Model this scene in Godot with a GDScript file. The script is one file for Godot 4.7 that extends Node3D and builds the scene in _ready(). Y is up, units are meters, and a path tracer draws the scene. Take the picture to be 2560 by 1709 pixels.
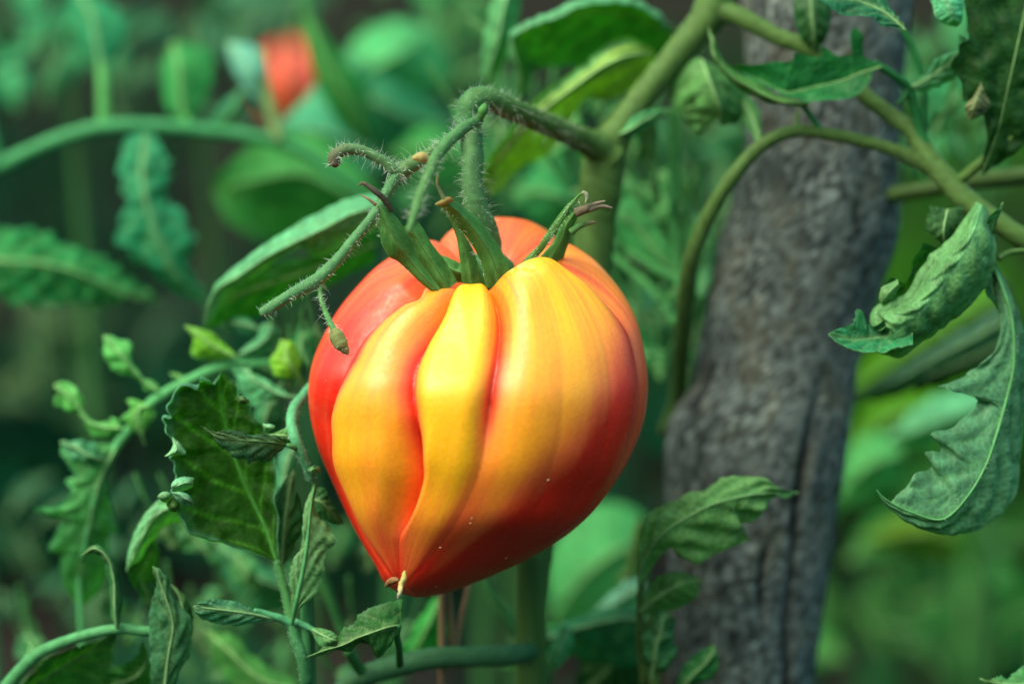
extends Node3D

const PX := 0.27 / 2560.0        # metres per photograph pixel at the fruit
const DIST := 0.60
const FRUIT_HEIGHT := 0.55
const PITCH := 12.0
const D2S := 2560.0 / 2349.0

var eye := Transform3D()
var used := {}
var base := Vector3.ZERO
var V := PackedVector3Array()
var C := PackedColorArray()
var I := PackedInt32Array()
var fine := FastNoiseLite.new()
var broad := FastNoiseLite.new()
var M := {}
var stretch := 1.0            # how far apart in depth the things of one group stand

const GREEN := Color(0.016, 0.135, 0.040)
const DEEP := Color(0.009, 0.080, 0.022)
const TEAL := Color(0.016, 0.200, 0.100)
const PALE := Color(0.080, 0.350, 0.190)
const LIME := Color(0.110, 0.270, 0.020)
const OLIVE := Color(0.062, 0.125, 0.032)
const STEM := Color(0.080, 0.190, 0.085)
const DRY := Color(0.22, 0.13, 0.07)


# ---------------------------------------------------------------- places and names
func at(x: float, y: float, back := 0.0) -> Vector3:
	var d := DIST + back / 1000.0
	var k := PX * d / DIST
	return eye * Vector3((x - 1280.0) * k, (854.5 - y) * k, -d)


func S(a: Array, back := 0.0) -> PackedVector3Array:      # x, y, mm behind the fruit's plane
	var out := PackedVector3Array()
	for k in range(0, a.size(), 3):
		out.append(at(a[k], a[k + 1], a[k + 2] * stretch + back))
	return out


func T(a: Array, x0: float, y0: float, zoom: float, back := 0.0) -> PackedVector3Array:
	var out := PackedVector3Array()
	for k in range(0, a.size(), 3):
		out.append(at(x0 + a[k] / zoom, y0 + a[k + 1] / zoom, a[k + 2] * stretch + back))
	return out


func D(a: Array, back := 0.0) -> PackedVector3Array:
	return T(a, 0, 0, 1.0 / D2S, back)


func numbered(called: String, under: Node) -> String:
	var key := str(under.get_instance_id()) + called
	var n: int = used.get(key, 0)
	used[key] = n + 1
	return called if n == 0 else "%s_%03d" % [called, n]


func thing(called: String, label: String, category: String, where: Vector3, group := "") -> Node3D:
	var o := Node3D.new()
	o.name = numbered(called, self)
	add_child(o, true)
	o.position = where
	base = where
	o.set_meta("label", label)
	o.set_meta("category", category)
	if group:
		o.set_meta("group", group)
	return o


func begin() -> void:
	V = PackedVector3Array()
	C = PackedColorArray()
	I = PackedInt32Array()


func commit(called: String, m: Material, parent: Node, kind := "") -> MeshInstance3D:
	var N := PackedVector3Array()
	N.resize(V.size())
	for k in range(0, I.size(), 3):
		var a := V[I[k]]
		var n := (V[I[k + 2]] - a).cross(V[I[k + 1]] - a)
		N[I[k]] += n
		N[I[k + 1]] += n
		N[I[k + 2]] += n
	var P := PackedVector3Array()
	P.resize(V.size())
	for k in V.size():
		N[k] = N[k].normalized() if N[k].length_squared() > 1e-24 else Vector3.UP
		P[k] = V[k] - base
	var arrays := []
	arrays.resize(Mesh.ARRAY_MAX)
	arrays[Mesh.ARRAY_VERTEX] = P
	arrays[Mesh.ARRAY_NORMAL] = N
	arrays[Mesh.ARRAY_COLOR] = C
	arrays[Mesh.ARRAY_INDEX] = I
	var mesh := ArrayMesh.new()
	mesh.add_surface_from_arrays(Mesh.PRIMITIVE_TRIANGLES, arrays)
	mesh.surface_set_material(0, m)
	var o := MeshInstance3D.new()
	o.mesh = mesh
	o.name = numbered(called, parent)
	parent.add_child(o, true)
	if kind:
		o.set_meta("kind", kind)
	return o


# ---------------------------------------------------------------- curves, tubes, hairs
func cr(p: PackedVector3Array, t: float) -> Vector3:
	var n := p.size() - 1
	var f := clampf(t, 0.0, 1.0) * n
	var i := mini(int(f), n - 1)
	var a := p[maxi(i - 1, 0)]
	var d := p[mini(i + 2, n)]
	return p[i].cubic_interpolate(p[i + 1], a, d, f - i)


func cf(r: Array, t: float) -> float:
	var n := r.size() - 1
	var f := clampf(t, 0.0, 1.0) * n
	var i := mini(int(f), n - 1)
	var s := smoothstep(0.0, 1.0, f - i)
	return lerpf(r[i], r[i + 1], s)


func add_tube(p: PackedVector3Array, radii: Array, color: Color, tip := Color(-1, 0, 0), sides := 14, rings := 0, rough := 0.05) -> void:
	var n := rings if rings > 0 else maxi(10, (p.size() - 1) * 8)
	var first := V.size()
	var u := Vector3.ZERO
	for i in n + 1:
		var t := float(i) / n
		var c := cr(p, t)
		var dir := (cr(p, minf(t + 0.01, 1.0)) - cr(p, maxf(t - 0.01, 0.0))).normalized()
		if u == Vector3.ZERO:
			u = dir.cross(Vector3(0.31, 0.2, 0.9)).normalized()
		u = (u - dir * u.dot(dir)).normalized()
		var w := dir.cross(u)
		var r := cf(radii, t) / 1000.0
		if i == 0 or i == n:
			r *= 0.75
		for j in sides:
			var a := TAU * j / sides
			var q := c + (u * cos(a) + w * sin(a)) * r
			var k := broad.get_noise_3dv(q * 1800.0)
			V.append(q + (q - c) * k * rough * 2.0)
			var col := color if tip.r < 0 else color.lerp(tip, smoothstep(0.45, 1.0, t))
			C.append(col * (1.0 + 0.35 * broad.get_noise_3dv(q * 700.0) + 0.25 * k))
	for i in n:
		for j in sides:
			var a := first + i * sides + j
			var b := first + i * sides + (j + 1) % sides
			I.append_array([a, b, a + sides, b, b + sides, a + sides])
	for e in 2:
		var ring := first if e == 0 else first + n * sides
		var dir := (cr(p, 0.0) - cr(p, 0.02)).normalized() if e == 0 else (cr(p, 1.0) - cr(p, 0.98)).normalized()
		V.append(cr(p, float(e)) + dir * cf(radii, float(e)) * 0.0004)
		C.append(C[ring])
		for j in sides:
			var k := (j + 1) % sides
			I.append_array([V.size() - 1, ring + k, ring + j] if e == 0 else [V.size() - 1, ring + j, ring + k])


func tube(called: String, parent: Node, p: PackedVector3Array, radii: Array, color: Color, tip := Color(-1, 0, 0), m: Material = null) -> MeshInstance3D:
	begin()
	add_tube(p, radii, color, tip)
	return commit(called, m if m else M.stem, parent)


func hairs(parent: Node, p: PackedVector3Array, radii: Array, count: int, length: float, seed_: int, t0 := 0.0, t1 := 1.0, thick := 0.06) -> void:
	var rng := RandomNumberGenerator.new()
	rng.seed = seed_
	begin()
	for k in count:
		var t := rng.randf_range(t0, t1)
		var c := cr(p, t)
		var dir := (cr(p, minf(t + 0.01, 1.0)) - cr(p, maxf(t - 0.01, 0.0))).normalized()
		var out := dir.cross(Vector3(rng.randfn(), rng.randfn(), rng.randfn())).normalized()
		var lean := (out + dir * rng.randf_range(-0.45, 0.35)).normalized()
		var bend := Vector3(rng.randfn(), rng.randfn() - 0.5, rng.randfn()) * 0.28
		var l := length * rng.randf_range(0.25, 1.0) / 1000.0
		var r := thick * rng.randf_range(0.7, 1.2) / 1000.0
		var q := c + out * cf(radii, t) / 1000.0 * 0.93
		var col := Color(0.70, 0.80, 0.70) * rng.randf_range(0.7, 1.15)
		var u := lean.cross(Vector3(0.2, 0.5, 0.8)).normalized()
		var w := lean.cross(u)
		var first := V.size()
		for s in 4:
			var f := s / 3.0
			var mid := q + lean * l * f + bend * l * f * f
			for j in 3:
				var a := TAU * j / 3.0
				V.append(mid + (u * cos(a) + w * sin(a)) * r * (1.0 - 0.85 * f))
				C.append(col)
		for s in 3:
			for j in 3:
				var a := first + s * 3 + j
				var b := first + s * 3 + (j + 1) % 3
				I.append_array([a, b, a + 3, b, b + 3, a + 3])
	commit("hairs", M.hair, parent, "stuff")


# ---------------------------------------------------------------- leaves
func add_half(edge: PackedVector3Array, mid: PackedVector3Array, o: Dictionary, which: int) -> void:
	var n: int = o.get("n", 56)
	var across: int = o.get("j", 11)
	var seed_: float = o.get("seed", 1.0) + which * 7.3
	var color: Color = o.get("col", GREEN)
	if not o.has("mat"):
		var turn := 0.5 + 0.5 * sin(mid[0].x * 413.0 + mid[0].y * 271.0 + mid[0].z * 97.0)
		color = (color * 1.3).lerp(Color(color.r * 1.9, color.g * 1.25, color.b * 0.75), 0.55 * turn)
	var vein: Color = o.get("vein", color.lerp(Color(0.25, 0.38, 0.16), 0.55))
	var rim: Color = o.get("rim", color)
	var puff: float = o.get("puff", 0.9) / 1000.0
	var nv: float = o.get("nv", 6.0)
	var slant: float = o.get("slant", 1.6)
	var teeth: float = o.get("teeth", 0.8) / 1000.0
	var nt: float = o.get("nt", 11.0)
	var cup: float = o.get("cup", 0.0) / 1000.0
	var bulge: float = o.get("bulge", 0.0) / 1000.0
	var crinkle: float = o.get("crinkle", 0.5) / 1000.0
	var roll: Array = o.get("roll", [0.0, 0.0, 0.0, 0.0])
	var roll_r: float = roll[which * 2] / 1000.0
	var roll_a: float = deg_to_rad(roll[which * 2 + 1])
	var extra := 5 if roll_a != 0.0 else 0
	var u := PackedFloat32Array()
	u.resize(n + 1)
	var last := 0.0
	for i in n + 1:
		var e := cr(edge, float(i) / n)
		var best := 1e9
		var at_u := last
		for k in 41:
			var t := last + (1.0 - last) * k / 40.0
			if t > last + 0.25:
				break
			var d := cr(mid, t).distance_squared_to(e)
			if d < best:
				best = d
				at_u = t
		last = at_u
		u[i] = lerpf(at_u, float(i) / n, 0.35)
	for pass_ in 3:
		var w := u.duplicate()
		for i in range(1, n):
			u[i] = (w[i - 1] + w[i] + w[i + 1]) / 3.0
		u[0] = 0.0
		u[n] = 1.0
	var first := V.size()
	var cols := across + extra + 1
	for i in n + 1:
		var t := float(i) / n
		var m := cr(mid, u[i])
		var tan := (cr(mid, minf(u[i] + 0.02, 1.0)) - cr(mid, maxf(u[i] - 0.02, 0.0))).normalized()
		var e := cr(edge, t)
		var along := (cr(edge, minf(t + 0.02, 1.0)) - cr(edge, maxf(t - 0.02, 0.0))).normalized()
		var lat := e - m
		var wide := lat.length()
		var nor := lat.cross(along if wide > 1e-5 else tan)
		nor = nor.normalized() if nor.length_squared() > 1e-16 else eye.basis.z
		if nor.dot(eye.origin - m) < 0:
			nor = -nor
		var outd := along.cross(nor).normalized()
		if outd.dot(lat) < 0:
			outd = -outd
		var f := t * nt + 0.35 * sin(t * 17.0 + seed_)
		var fr := f - floorf(f)
		var saw := (fr / 0.72 if fr < 0.72 else (1.0 - fr) / 0.28)
		var big := 0.55 + 0.9 * absf(sin(floorf(f) * 2.3 + seed_))
		var ends := smoothstep(0.0, 0.12, t) * smoothstep(1.0, 0.86, t)
		e += outd * teeth * (saw - 0.5) * big * ends
		lat = e - m
		for j in cols:
			var v := minf(1.0, float(j) / across)
			var q := m + lat * v
			var fv := u[i] * nv - slant * v * 0.9 + seed_ * 0.37
			var dv := absf(fv - roundf(fv))
			var fine_v := fv * 4.3 + v * 2.6 + 1.2 * fine.get_noise_3dv(q * 150.0)
			var dfv := absf(fine_v - roundf(fine_v))
			var vn := exp(-pow(dv / 0.055, 2.0)) * smoothstep(1.0, 0.75, v)
			var vf := exp(-pow(dfv / 0.14, 2.0)) * 0.12 * smoothstep(0.05, 0.2, v)
			var body := sin(PI * minf(v * 1.0, 1.0)) * smoothstep(0.0, 0.15, wide / 0.004) * ends
			q += nor * (puff * (sqrt(dv * 2.0) - 0.45) * body + cup * v * v * ends) + (eye.origin - m).normalized() * bulge * sqrt(maxf(0.0, 1.0 - v * v)) * ends
			q += nor * crinkle * ends * (fine.get_noise_3dv(q * 190.0 + Vector3.ONE * seed_) + 0.22 * fine.get_noise_3dv(q * 800.0)) * smoothstep(0.0, 0.25, v)
			if j > across:
				var a := roll_a * (j - across) / extra
				q += outd * roll_r * sin(absf(a)) * ends + nor * roll_r * (1.0 - cos(a)) * signf(roll_a) * ends
			V.append(q)
			var tone := 1.0 + 0.4 * broad.get_noise_3dv(q * 260.0) + 0.3 * fine.get_noise_3dv(q * 2600.0)
			var col := color.lerp(vein, clampf(vn * 0.75 + vf + 0.8 * exp(-pow(v * wide / 0.0009, 2.0)), 0.0, 1.0)) * tone
			col = col.lerp(rim, smoothstep(0.86, 1.02, v) * o.get("rimmed", 0.55))
			if j > across:
				col = rim * tone
			C.append(col)
	for i in n:
		for j in cols - 1:
			var a := first + i * cols + j
			var b := a + 1
			I.append_array([a, b, a + cols, b, b + cols, a + cols] if which == 0 else [a, a + cols, b, b, a + cols, b + cols])


func leaf(called: String, parent: Node, left: PackedVector3Array, mid: PackedVector3Array, right: PackedVector3Array, o := {}) -> MeshInstance3D:
	begin()
	add_half(left, mid, o, 0)
	add_half(right, mid, o, 1)
	var blade := commit(called, o.get("mat", M.leaf), parent)
	var rib: float = o.get("rib", 0.45)
	if rib > 0.0:
		begin()
		var color: Color = o.get("col", GREEN)
		add_tube(mid, [rib, rib * 0.8, rib * 0.5, rib * 0.25], o.get("ribcol", color.lerp(Color(0.22, 0.38, 0.16), 0.6)), Color(-1, 0, 0), 7, o.get("n", 56) / 2, 0.0)
		commit("midrib", M.stem, blade)
	return blade


func free_leaf(called: String, parent: Node, root: Vector3, tip: Vector3, face: Vector3, width: float, o := {}) -> MeshInstance3D:
	# a whole leaf from its base to its tip; face is the way its surface looks
	var dir := tip - root
	var l := dir.length()
	var side := dir.cross(face).normalized()
	var nor := side.cross(dir).normalized()
	var sag: float = o.get("sag", 0.12)
	var fold: float = o.get("fold", 0.15)
	var a := PackedVector3Array()
	var b := PackedVector3Array()
	var c := PackedVector3Array()
	var shape := [0.0, 0.62, 0.95, 1.0, 0.86, 0.6, 0.3, 0.0]
	for k in 8:
		var t := k / 7.0
		var p := root + dir * t + nor * l * sag * sin(PI * t)
		var w: float = width * shape[k]
		b.append(p)
		a.append(p - side * w + nor * w * fold)
		c.append(p + side * w + nor * w * fold)
	return leaf(called, parent, a, b, c, o)


func noise_map(freq: float, oct: int, seed_: int, size := 512, kind := FastNoiseLite.TYPE_SIMPLEX_SMOOTH) -> NoiseTexture2D:
	var n := FastNoiseLite.new()
	n.noise_type = kind
	n.frequency = freq
	n.fractal_octaves = oct
	n.seed = seed_
	var t := NoiseTexture2D.new()
	t.width = size
	t.height = size
	t.seamless = true
	t.noise = n
	return t


func surface(rough: float, relief: float, map: Texture2D, scale: float) -> StandardMaterial3D:
	var m := StandardMaterial3D.new()
	m.vertex_color_use_as_albedo = true
	m.roughness = rough
	m.cull_mode = BaseMaterial3D.CULL_DISABLED
	if relief > 0.0:
		m.heightmap_enabled = true
		m.heightmap_scale = relief
		m.heightmap_texture = map
		m.uv1_triplanar = true
		m.uv1_scale = Vector3.ONE * scale
	return m


func materials() -> void:
	fine.noise_type = FastNoiseLite.TYPE_SIMPLEX_SMOOTH
	fine.frequency = 1.0
	fine.fractal_type = FastNoiseLite.FRACTAL_NONE
	fine.seed = 11
	broad.noise_type = FastNoiseLite.TYPE_SIMPLEX_SMOOTH
	broad.frequency = 0.5
	broad.fractal_octaves = 3
	broad.seed = 5
	var grain := noise_map(0.06, 3, 3)
	var cells := noise_map(0.03, 4, 8)
	var net := noise_map(0.032, 1, 21, 512, FastNoiseLite.TYPE_CELLULAR)
	var wild: FastNoiseLite = net.noise
	wild.fractal_type = FastNoiseLite.FRACTAL_NONE
	wild.cellular_return_type = FastNoiseLite.RETURN_DISTANCE2_SUB
	wild.cellular_jitter = 0.9
	wild.domain_warp_enabled = true
	wild.domain_warp_amplitude = 12.0
	wild.domain_warp_frequency = 0.02
	var tint := noise_map(0.032, 1, 21, 512, FastNoiseLite.TYPE_CELLULAR)
	tint.noise = wild
	var ramp := Gradient.new()
	ramp.offsets = PackedFloat32Array([0.0, 0.18, 1.0])
	ramp.colors = PackedColorArray([Color(1, 1, 1), Color(0.86, 0.86, 0.86), Color(0.80, 0.80, 0.80)])
	tint.color_ramp = ramp
	M.leaf = surface(0.5, 0.016, net, 30.0)
	M.leaf.albedo_texture = tint
	M.leaf.backlight_enabled = true
	M.leaf.backlight = Color(0.55, 0.75, 0.18)
	M.leaf.metallic_specular = 0.3
	M.gloss = surface(0.42, 0.014, net, 30.0)
	M.gloss.albedo_texture = tint
	M.gloss.backlight_enabled = true
	M.gloss.backlight = Color(0.55, 0.75, 0.18)
	M.sepal = surface(0.55, 0.005, grain, 60.0)
	M.sepal.metallic_specular = 0.3
	M.sepal.backlight_enabled = true
	M.sepal.backlight = Color(0.3, 0.4, 0.1)
	M.thin_leaf = surface(0.55, 0.014, net, 26.0)
	M.thin_leaf.albedo_texture = tint
	M.thin_leaf.metallic_specular = 0.3
	M.thin_leaf.backlight_enabled = true
	M.thin_leaf.backlight = Color(0.75, 1.0, 0.10)
	M.far_leaf = surface(0.5, 0.0, null, 1.0)
	M.far_leaf.backlight_enabled = true
	M.far_leaf.backlight = Color(0.5, 0.7, 0.2)
	M.stem = surface(0.6, 0.008, grain, 70.0)
	M.stem.metallic_specular = 0.3
	M.hair = surface(0.5, 0.0, null, 1.0)
	M.hair.backlight_enabled = true
	M.hair.backlight = Color(0.6, 0.6, 0.6)
	M.dry = surface(0.8, 0.01, grain, 60.0)
	M.skin = surface(0.42, 0.0018, grain, 90.0)
	M.skin.roughness = 1.0
	var gloss_map := noise_map(0.012, 4, 31)
	var gr := Gradient.new()
	gr.offsets = PackedFloat32Array([0.25, 0.75])
	gr.colors = PackedColorArray([Color(0.34, 0.34, 0.34), Color(0.54, 0.54, 0.54)])
	gloss_map.color_ramp = gr
	M.skin.roughness_texture = gloss_map
	M.skin.clearcoat_enabled = true
	M.skin.clearcoat = 0.08
	M.skin.clearcoat_roughness = 0.25
	M.skin.subsurf_scatter_enabled = true
	M.skin.subsurf_scatter_strength = 0.12
	M.bark = surface(0.9, 0.035, cells, 9.0)
	M.soil = surface(0.95, 2.0, cells, 1.3)
	M.soil.specular_mode = BaseMaterial3D.SPECULAR_DISABLED
	M.bark.metallic_specular = 0.2
	M.far_leaf.metallic_specular = 0.12


# ---------------------------------------------------------------- the fruit
# Everything is in hundredths of the photograph's display pixel grid (2349 wide) round the fruit; z grows towards the lens.
const RHO := [0.0, 0.10, 0.20, 0.33, 0.50, 0.66, 0.80, 0.905, 0.978, 1.0, 0.98, 0.93, 0.837, 0.68, 0.42, 0.22, 0.0]
const HGT := [0.86, 0.865, 0.89, 0.955, 1.0, 0.965, 0.88, 0.79, 0.69, 0.60, 0.51, 0.42, 0.333, 0.206, 0.079, 0.022, 0.0]
const MIDX := [1108.0, 1108.0, 1108.0, 1108.0, 1110.0, 1114.0, 1117.0, 1112.0, 1100.0, 1097.0, 1096.0, 1091.0, 1086.0, 1070.0, 1020.0, 972.0, 955.0]
const OUTLINE := [985, 548, 1060, 512, 1150, 495, 1200, 500, 1260, 530, 1310, 560, 1370, 600, 1430, 670, 1465, 740, 1482, 820, 1488, 890, 1480, 960, 1455, 1030, 1420, 1095, 1370, 1165, 1300, 1230, 1200, 1290, 1100, 1335, 1030, 1362, 980, 1375, 930, 1372, 890, 1345, 860, 1305, 820, 1235, 780, 1150, 740, 1060, 712, 970, 705, 900, 715, 830, 735, 780, 770, 715, 810, 665, 850, 620, 890, 592, 930, 570]
const CREASE := [  # x by y of each traced furrow
	[-60.0, 672, 960, 685, 915, 705, 875, 770, 830, 830, 795, 900, 765, 960, 752, 1040, 757, 1100, 775, 1165, 800, 1245, 840, 1310, 885, 1340, 915],
	[-22.0, 672, 1003, 720, 985, 780, 960, 850, 935, 900, 930, 960, 938, 1030, 948, 1100, 952, 1150, 940, 1200, 922, 1250, 915, 1340, 918],
	[5.0, 655, 1145, 700, 1152, 760, 1151, 830, 1141, 900, 1130, 960, 1120, 1020, 1112, 1070, 1104, 1140, 1078, 1220, 1030, 1290, 975, 1340, 930],
	[66.0, 600, 1290, 620, 1350, 668, 1400, 740, 1440, 830, 1470, 900, 1480, 1000, 1468, 1100, 1422, 1200, 1342, 1300, 1190, 1340, 1060],
]


func lookup(row: Array, y: float) -> float:
	if y <= row[1]:
		return row[2]
	for k in range(3, row.size(), 2):
		if y <= row[k]:
			return lerpf(row[k - 1], row[k + 1], (y - row[k - 2]) / (row[k] - row[k - 2]))
	return row[row.size() - 1]


func smooth_list(a: Array, t: float) -> float:
	var n := a.size() - 1
	var f := clampf(t, 0.0, 1.0) * n
	var i := mini(int(f), n - 1)
	return cubic_interpolate(a[i], a[i + 1], a[maxi(i - 1, 0)], a[mini(i + 2, n)], f - i)


func furrow(d: float, left: float, right: float) -> float:
	var w := right if d > 0 else left
	var x := clampf(absf(d) / w, 0.0, 1.0)
	return pow(1.0 - x, 2.2)


func body_point(a: float, s: float, dent: float) -> Vector3:
	var rho := smooth_list(RHO, s)
	var h := smooth_list(HGT, s)
	var top := smoothstep(0.55, 0.95, h)
	var low := smoothstep(0.28, 0.0, h)
	var rise := 46.0 * exp(-pow((a - 38.0) / 26.0, 2.0)) + 4.0 * exp(-pow((a + 8.0) / 14.0, 2.0)) - 14.0 * exp(-pow((a + 42.0) / 22.0, 2.0))
	var r := rho * (1.0 - dent)
	var z := r * cos(deg_to_rad(a)) * 325.0
	var x := smooth_list(MIDX, s) + r * sin(deg_to_rad(a)) * 391.0
	var shear := lerpf(lerpf(0.10, 0.47, top), -0.16, low)
	var crest := smoothstep(0.2, 0.5, rho) * smoothstep(0.62, 1.0, h)
	return Vector3(x, 1362.0 - h * 787.0 + z * shear - (rise - dent * 240.0) * crest, z)


func fruit_point(a: float, s: float, angles: Array) -> Vector3:
	var h := smooth_list(HGT, s)
	var low := smoothstep(0.28, 0.0, h)
	var dent := 0.0
	var deep_top := smoothstep(0.45, 0.25, s)
	dent += (0.085 + 0.09 * deep_top - 0.05 * low) * furrow(wrapf(a - angles[0], -180, 180), 20, 14)
	dent += (0.17 + 0.10 * deep_top + 0.13 * smoothstep(0.56, 0.42, h) - 0.27 * smoothstep(0.30, 0.14, h)) * furrow(wrapf(a - angles[1], -180, 180), 17, 11 - 4 * smoothstep(0.56, 0.42, h))
	dent += (0.115 * smoothstep(0.30, 0.60, h) + 0.14 * deep_top + 0.018) * furrow(wrapf(a - angles[2], -180, 180), 10, 15 + 14 * smoothstep(0.6, 0.3, h))
	dent += (0.045 + 0.13 * deep_top - 0.03 * low) * furrow(wrapf(a - angles[3], -180, 180), 18, 18)
	dent += (0.10 + 0.08 * deep_top) * furrow(wrapf(a - 128, -180, 180), 25, 30)
	dent += (0.10 + 0.08 * deep_top) * furrow(wrapf(a + 148, -180, 180), 30, 30)
	# soft ridges down the big right-hand lobe
	var mid := smoothstep(0.05, 0.3, h) * smoothstep(1.0, 0.8, h)
	dent += 0.012 * furrow(wrapf(a - 30, -180, 180), 16, 16) * mid
	dent += 0.010 * furrow(wrapf(a - 52, -180, 180), 14, 14) * mid
	dent += 0.004 * sin(deg_to_rad(a) * 9.0 + 1.0)
	dent *= smoothstep(0.0, 0.16, smooth_list(RHO, s))
	return body_point(a, s, dent)


func make_fruit() -> Node3D:
	var na := 420
	var ns := 230
	var pts := PackedVector3Array()
	var lobes := PackedVector3Array()      # azimuth, height along, furrow nearness
	var furrows := []
	for i in ns + 1:
		var s := float(i) / ns
		s = lerpf(s, smoothstep(0.0, 1.0, s), 0.15)
		var cx := smooth_list(MIDX, s)
		var hw := smooth_list(RHO, s) * 391.0
		var angles := []
		for row in CREASE:
			var fixed: float = row[0]
			var ang := fixed
			for step in 6:
				var k := (lookup(row, body_point(ang, s, 0.06).y) - cx) / maxf(hw * 0.95, 1.0)
				ang = lerpf(ang, rad_to_deg(asin(clampf(k, -0.98, 0.98))), 0.7)
			angles.append(lerpf(ang, fixed, maxf(smoothstep(0.36, 0.20, s), smoothstep(0.93, 0.99, s))))
		furrows.append(angles)
	for pass_ in 14:
		var was := furrows.duplicate(true)
		for i in range(1, ns):
			for k in 4:
				furrows[i][k] = (was[i - 1][k] + 2.0 * was[i][k] + was[i + 1][k]) / 4.0
	for i in ns + 1:
		var s := float(i) / ns
		s = lerpf(s, smoothstep(0.0, 1.0, s), 0.15)
		var angles: Array = furrows[i]
		for j in na:
			var a := -180.0 + 360.0 * j / na
			pts.append(fruit_point(a, s, angles))
			lobes.append(Vector3(a, s, 0))
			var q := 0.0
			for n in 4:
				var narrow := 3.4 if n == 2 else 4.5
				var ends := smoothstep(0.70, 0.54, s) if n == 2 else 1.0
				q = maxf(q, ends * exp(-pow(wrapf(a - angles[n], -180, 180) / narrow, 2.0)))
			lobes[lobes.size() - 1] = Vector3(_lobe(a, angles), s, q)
	# settle the body into the traced outline: a smooth stretch about its middle
	var bins := 144
	var reach := PackedFloat32Array()
	reach.resize(bins)
	var o := Vector2(1097, 900)
	for p in pts:
		var v := Vector2(p.x, p.y) - o
		var b := posmod(int(floor((v.angle() + PI) / TAU * bins)), bins)
		reach[b] = maxf(reach[b], v.length())
	var want := PackedFloat32Array()
	want.resize(bins)
	var m := OUTLINE.size() / 2
	for b in bins:
		var dir := Vector2.from_angle((b + 0.5) / bins * TAU - PI)
		for k in m:
			var p := Vector2(OUTLINE[k * 2], OUTLINE[k * 2 + 1])
			var q := Vector2(OUTLINE[(k * 2 + 2) % (m * 2)], OUTLINE[(k * 2 + 3) % (m * 2)])
			var hit = Geometry2D.segment_intersects_segment(o, o + dir * 900.0, p, q)
			if hit != null:
				want[b] = (hit - o).length()
	var ratio := PackedFloat32Array()
	ratio.resize(bins)
	for b in bins:
		ratio[b] = want[b] / maxf(reach[b], 1.0)
	for pass_ in 4:
		var w := ratio.duplicate()
		for b in bins:
			ratio[b] = (w[(b + bins - 1) % bins] + 2.0 * w[b] + w[(b + 1) % bins]) / 4.0
	if OS_DEBUG:
		print("outline ratios ", Array(ratio).map(func(x): return snappedf(x, 0.01)))
	var fruit := thing("ripe_tomato", "large heart-shaped ribbed tomato, yellow and orange turning red, hanging in the middle", "tomato", at(1195, 1490, 0))
	begin()
	for k in pts.size():
		var p := pts[k]
		var v := Vector2(p.x, p.y) - o
		var f := (v.angle() + PI) / TAU * bins - 0.5
		var b := int(floor(f))
		var sc := lerpf(ratio[posmod(b, bins)], ratio[posmod(b + 1, bins)], f - b)
		sc = lerpf(1.0, sc, smoothstep(0.0, 0.7, v.length() / 400.0))
		v = o + v * sc
		V.append(at(v.x * D2S, v.y * D2S, -p.z * D2S * PX * 1000.0))
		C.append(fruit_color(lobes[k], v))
	for i in ns:
		for j in na:
			var a := i * na + j
			var b := i * na + (j + 1) % na
			I.append_array([a, a + na, b, b, a + na, b + na])
	commit("skin", M.skin, fruit)
	var skin := V
	for spot in [[1372, 1198, 0.42], [1178, 1292, 0.26], [1176, 1306, 0.3], [1100, 1370, 0.38], [1266, 1395, 0.26], [1090, 1466, 0.22]]:
		var best := 1e9
		var place := Vector3.ZERO
		var want_at := at(spot[0], spot[1], -20)
		var ray := (want_at - eye.origin).normalized()
		for k in range(0, skin.size()):
			var v := skin[k] - eye.origin
			var along := v.dot(ray)
			var off := (v - ray * along).length() * 40.0 + along
			if off < best:
				best = off
				place = skin[k]
		begin()
		var r: float = spot[2] / 1000.0
		for i in 5:
			for j in 8:
				var th := PI * i / 4.0
				var ph := TAU * j / 8.0
				V.append(place + eye.basis * Vector3(cos(ph) * sin(th) * r, sin(ph) * sin(th) * r * 0.8, cos(th) * r * 0.35))
				C.append(Color(0.62, 0.40, 0.27))
		for i in 4:
			for j in 8:
				var a := i * 8 + j
				var b := i * 8 + (j + 1) % 8
				I.append_array([a, a + 8, b, b, a + 8, b + 8])
		commit("speck", M.dry, fruit)
	return fruit


func _lobe(a: float, c: Array) -> float:
	# which lobe and where across it: whole part = lobe, fraction = place from its left furrow to its right one
	var edges := [-148.0, c[0], c[1], c[2], c[3], 128.0, 212.0]
	var x := a if a >= -148.0 else a + 360.0
	for k in 6:
		if x <= edges[k + 1]:
			return k + clampf((x - edges[k]) / maxf(edges[k + 1] - edges[k], 1.0), 0.0, 0.999)
	return 5.999


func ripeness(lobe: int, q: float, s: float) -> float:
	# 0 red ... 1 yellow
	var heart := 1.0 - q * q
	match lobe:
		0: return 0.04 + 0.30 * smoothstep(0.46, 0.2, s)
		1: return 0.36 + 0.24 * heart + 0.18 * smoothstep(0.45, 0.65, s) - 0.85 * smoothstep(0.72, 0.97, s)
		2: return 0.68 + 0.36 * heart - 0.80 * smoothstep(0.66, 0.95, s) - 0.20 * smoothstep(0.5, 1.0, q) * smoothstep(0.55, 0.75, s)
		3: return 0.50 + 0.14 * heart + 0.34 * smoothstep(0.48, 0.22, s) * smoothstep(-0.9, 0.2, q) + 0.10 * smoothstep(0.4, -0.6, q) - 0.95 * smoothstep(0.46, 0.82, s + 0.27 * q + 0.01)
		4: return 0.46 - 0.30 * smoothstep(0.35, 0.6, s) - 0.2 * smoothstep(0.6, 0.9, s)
	return 0.24 + 0.08 * heart


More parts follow.
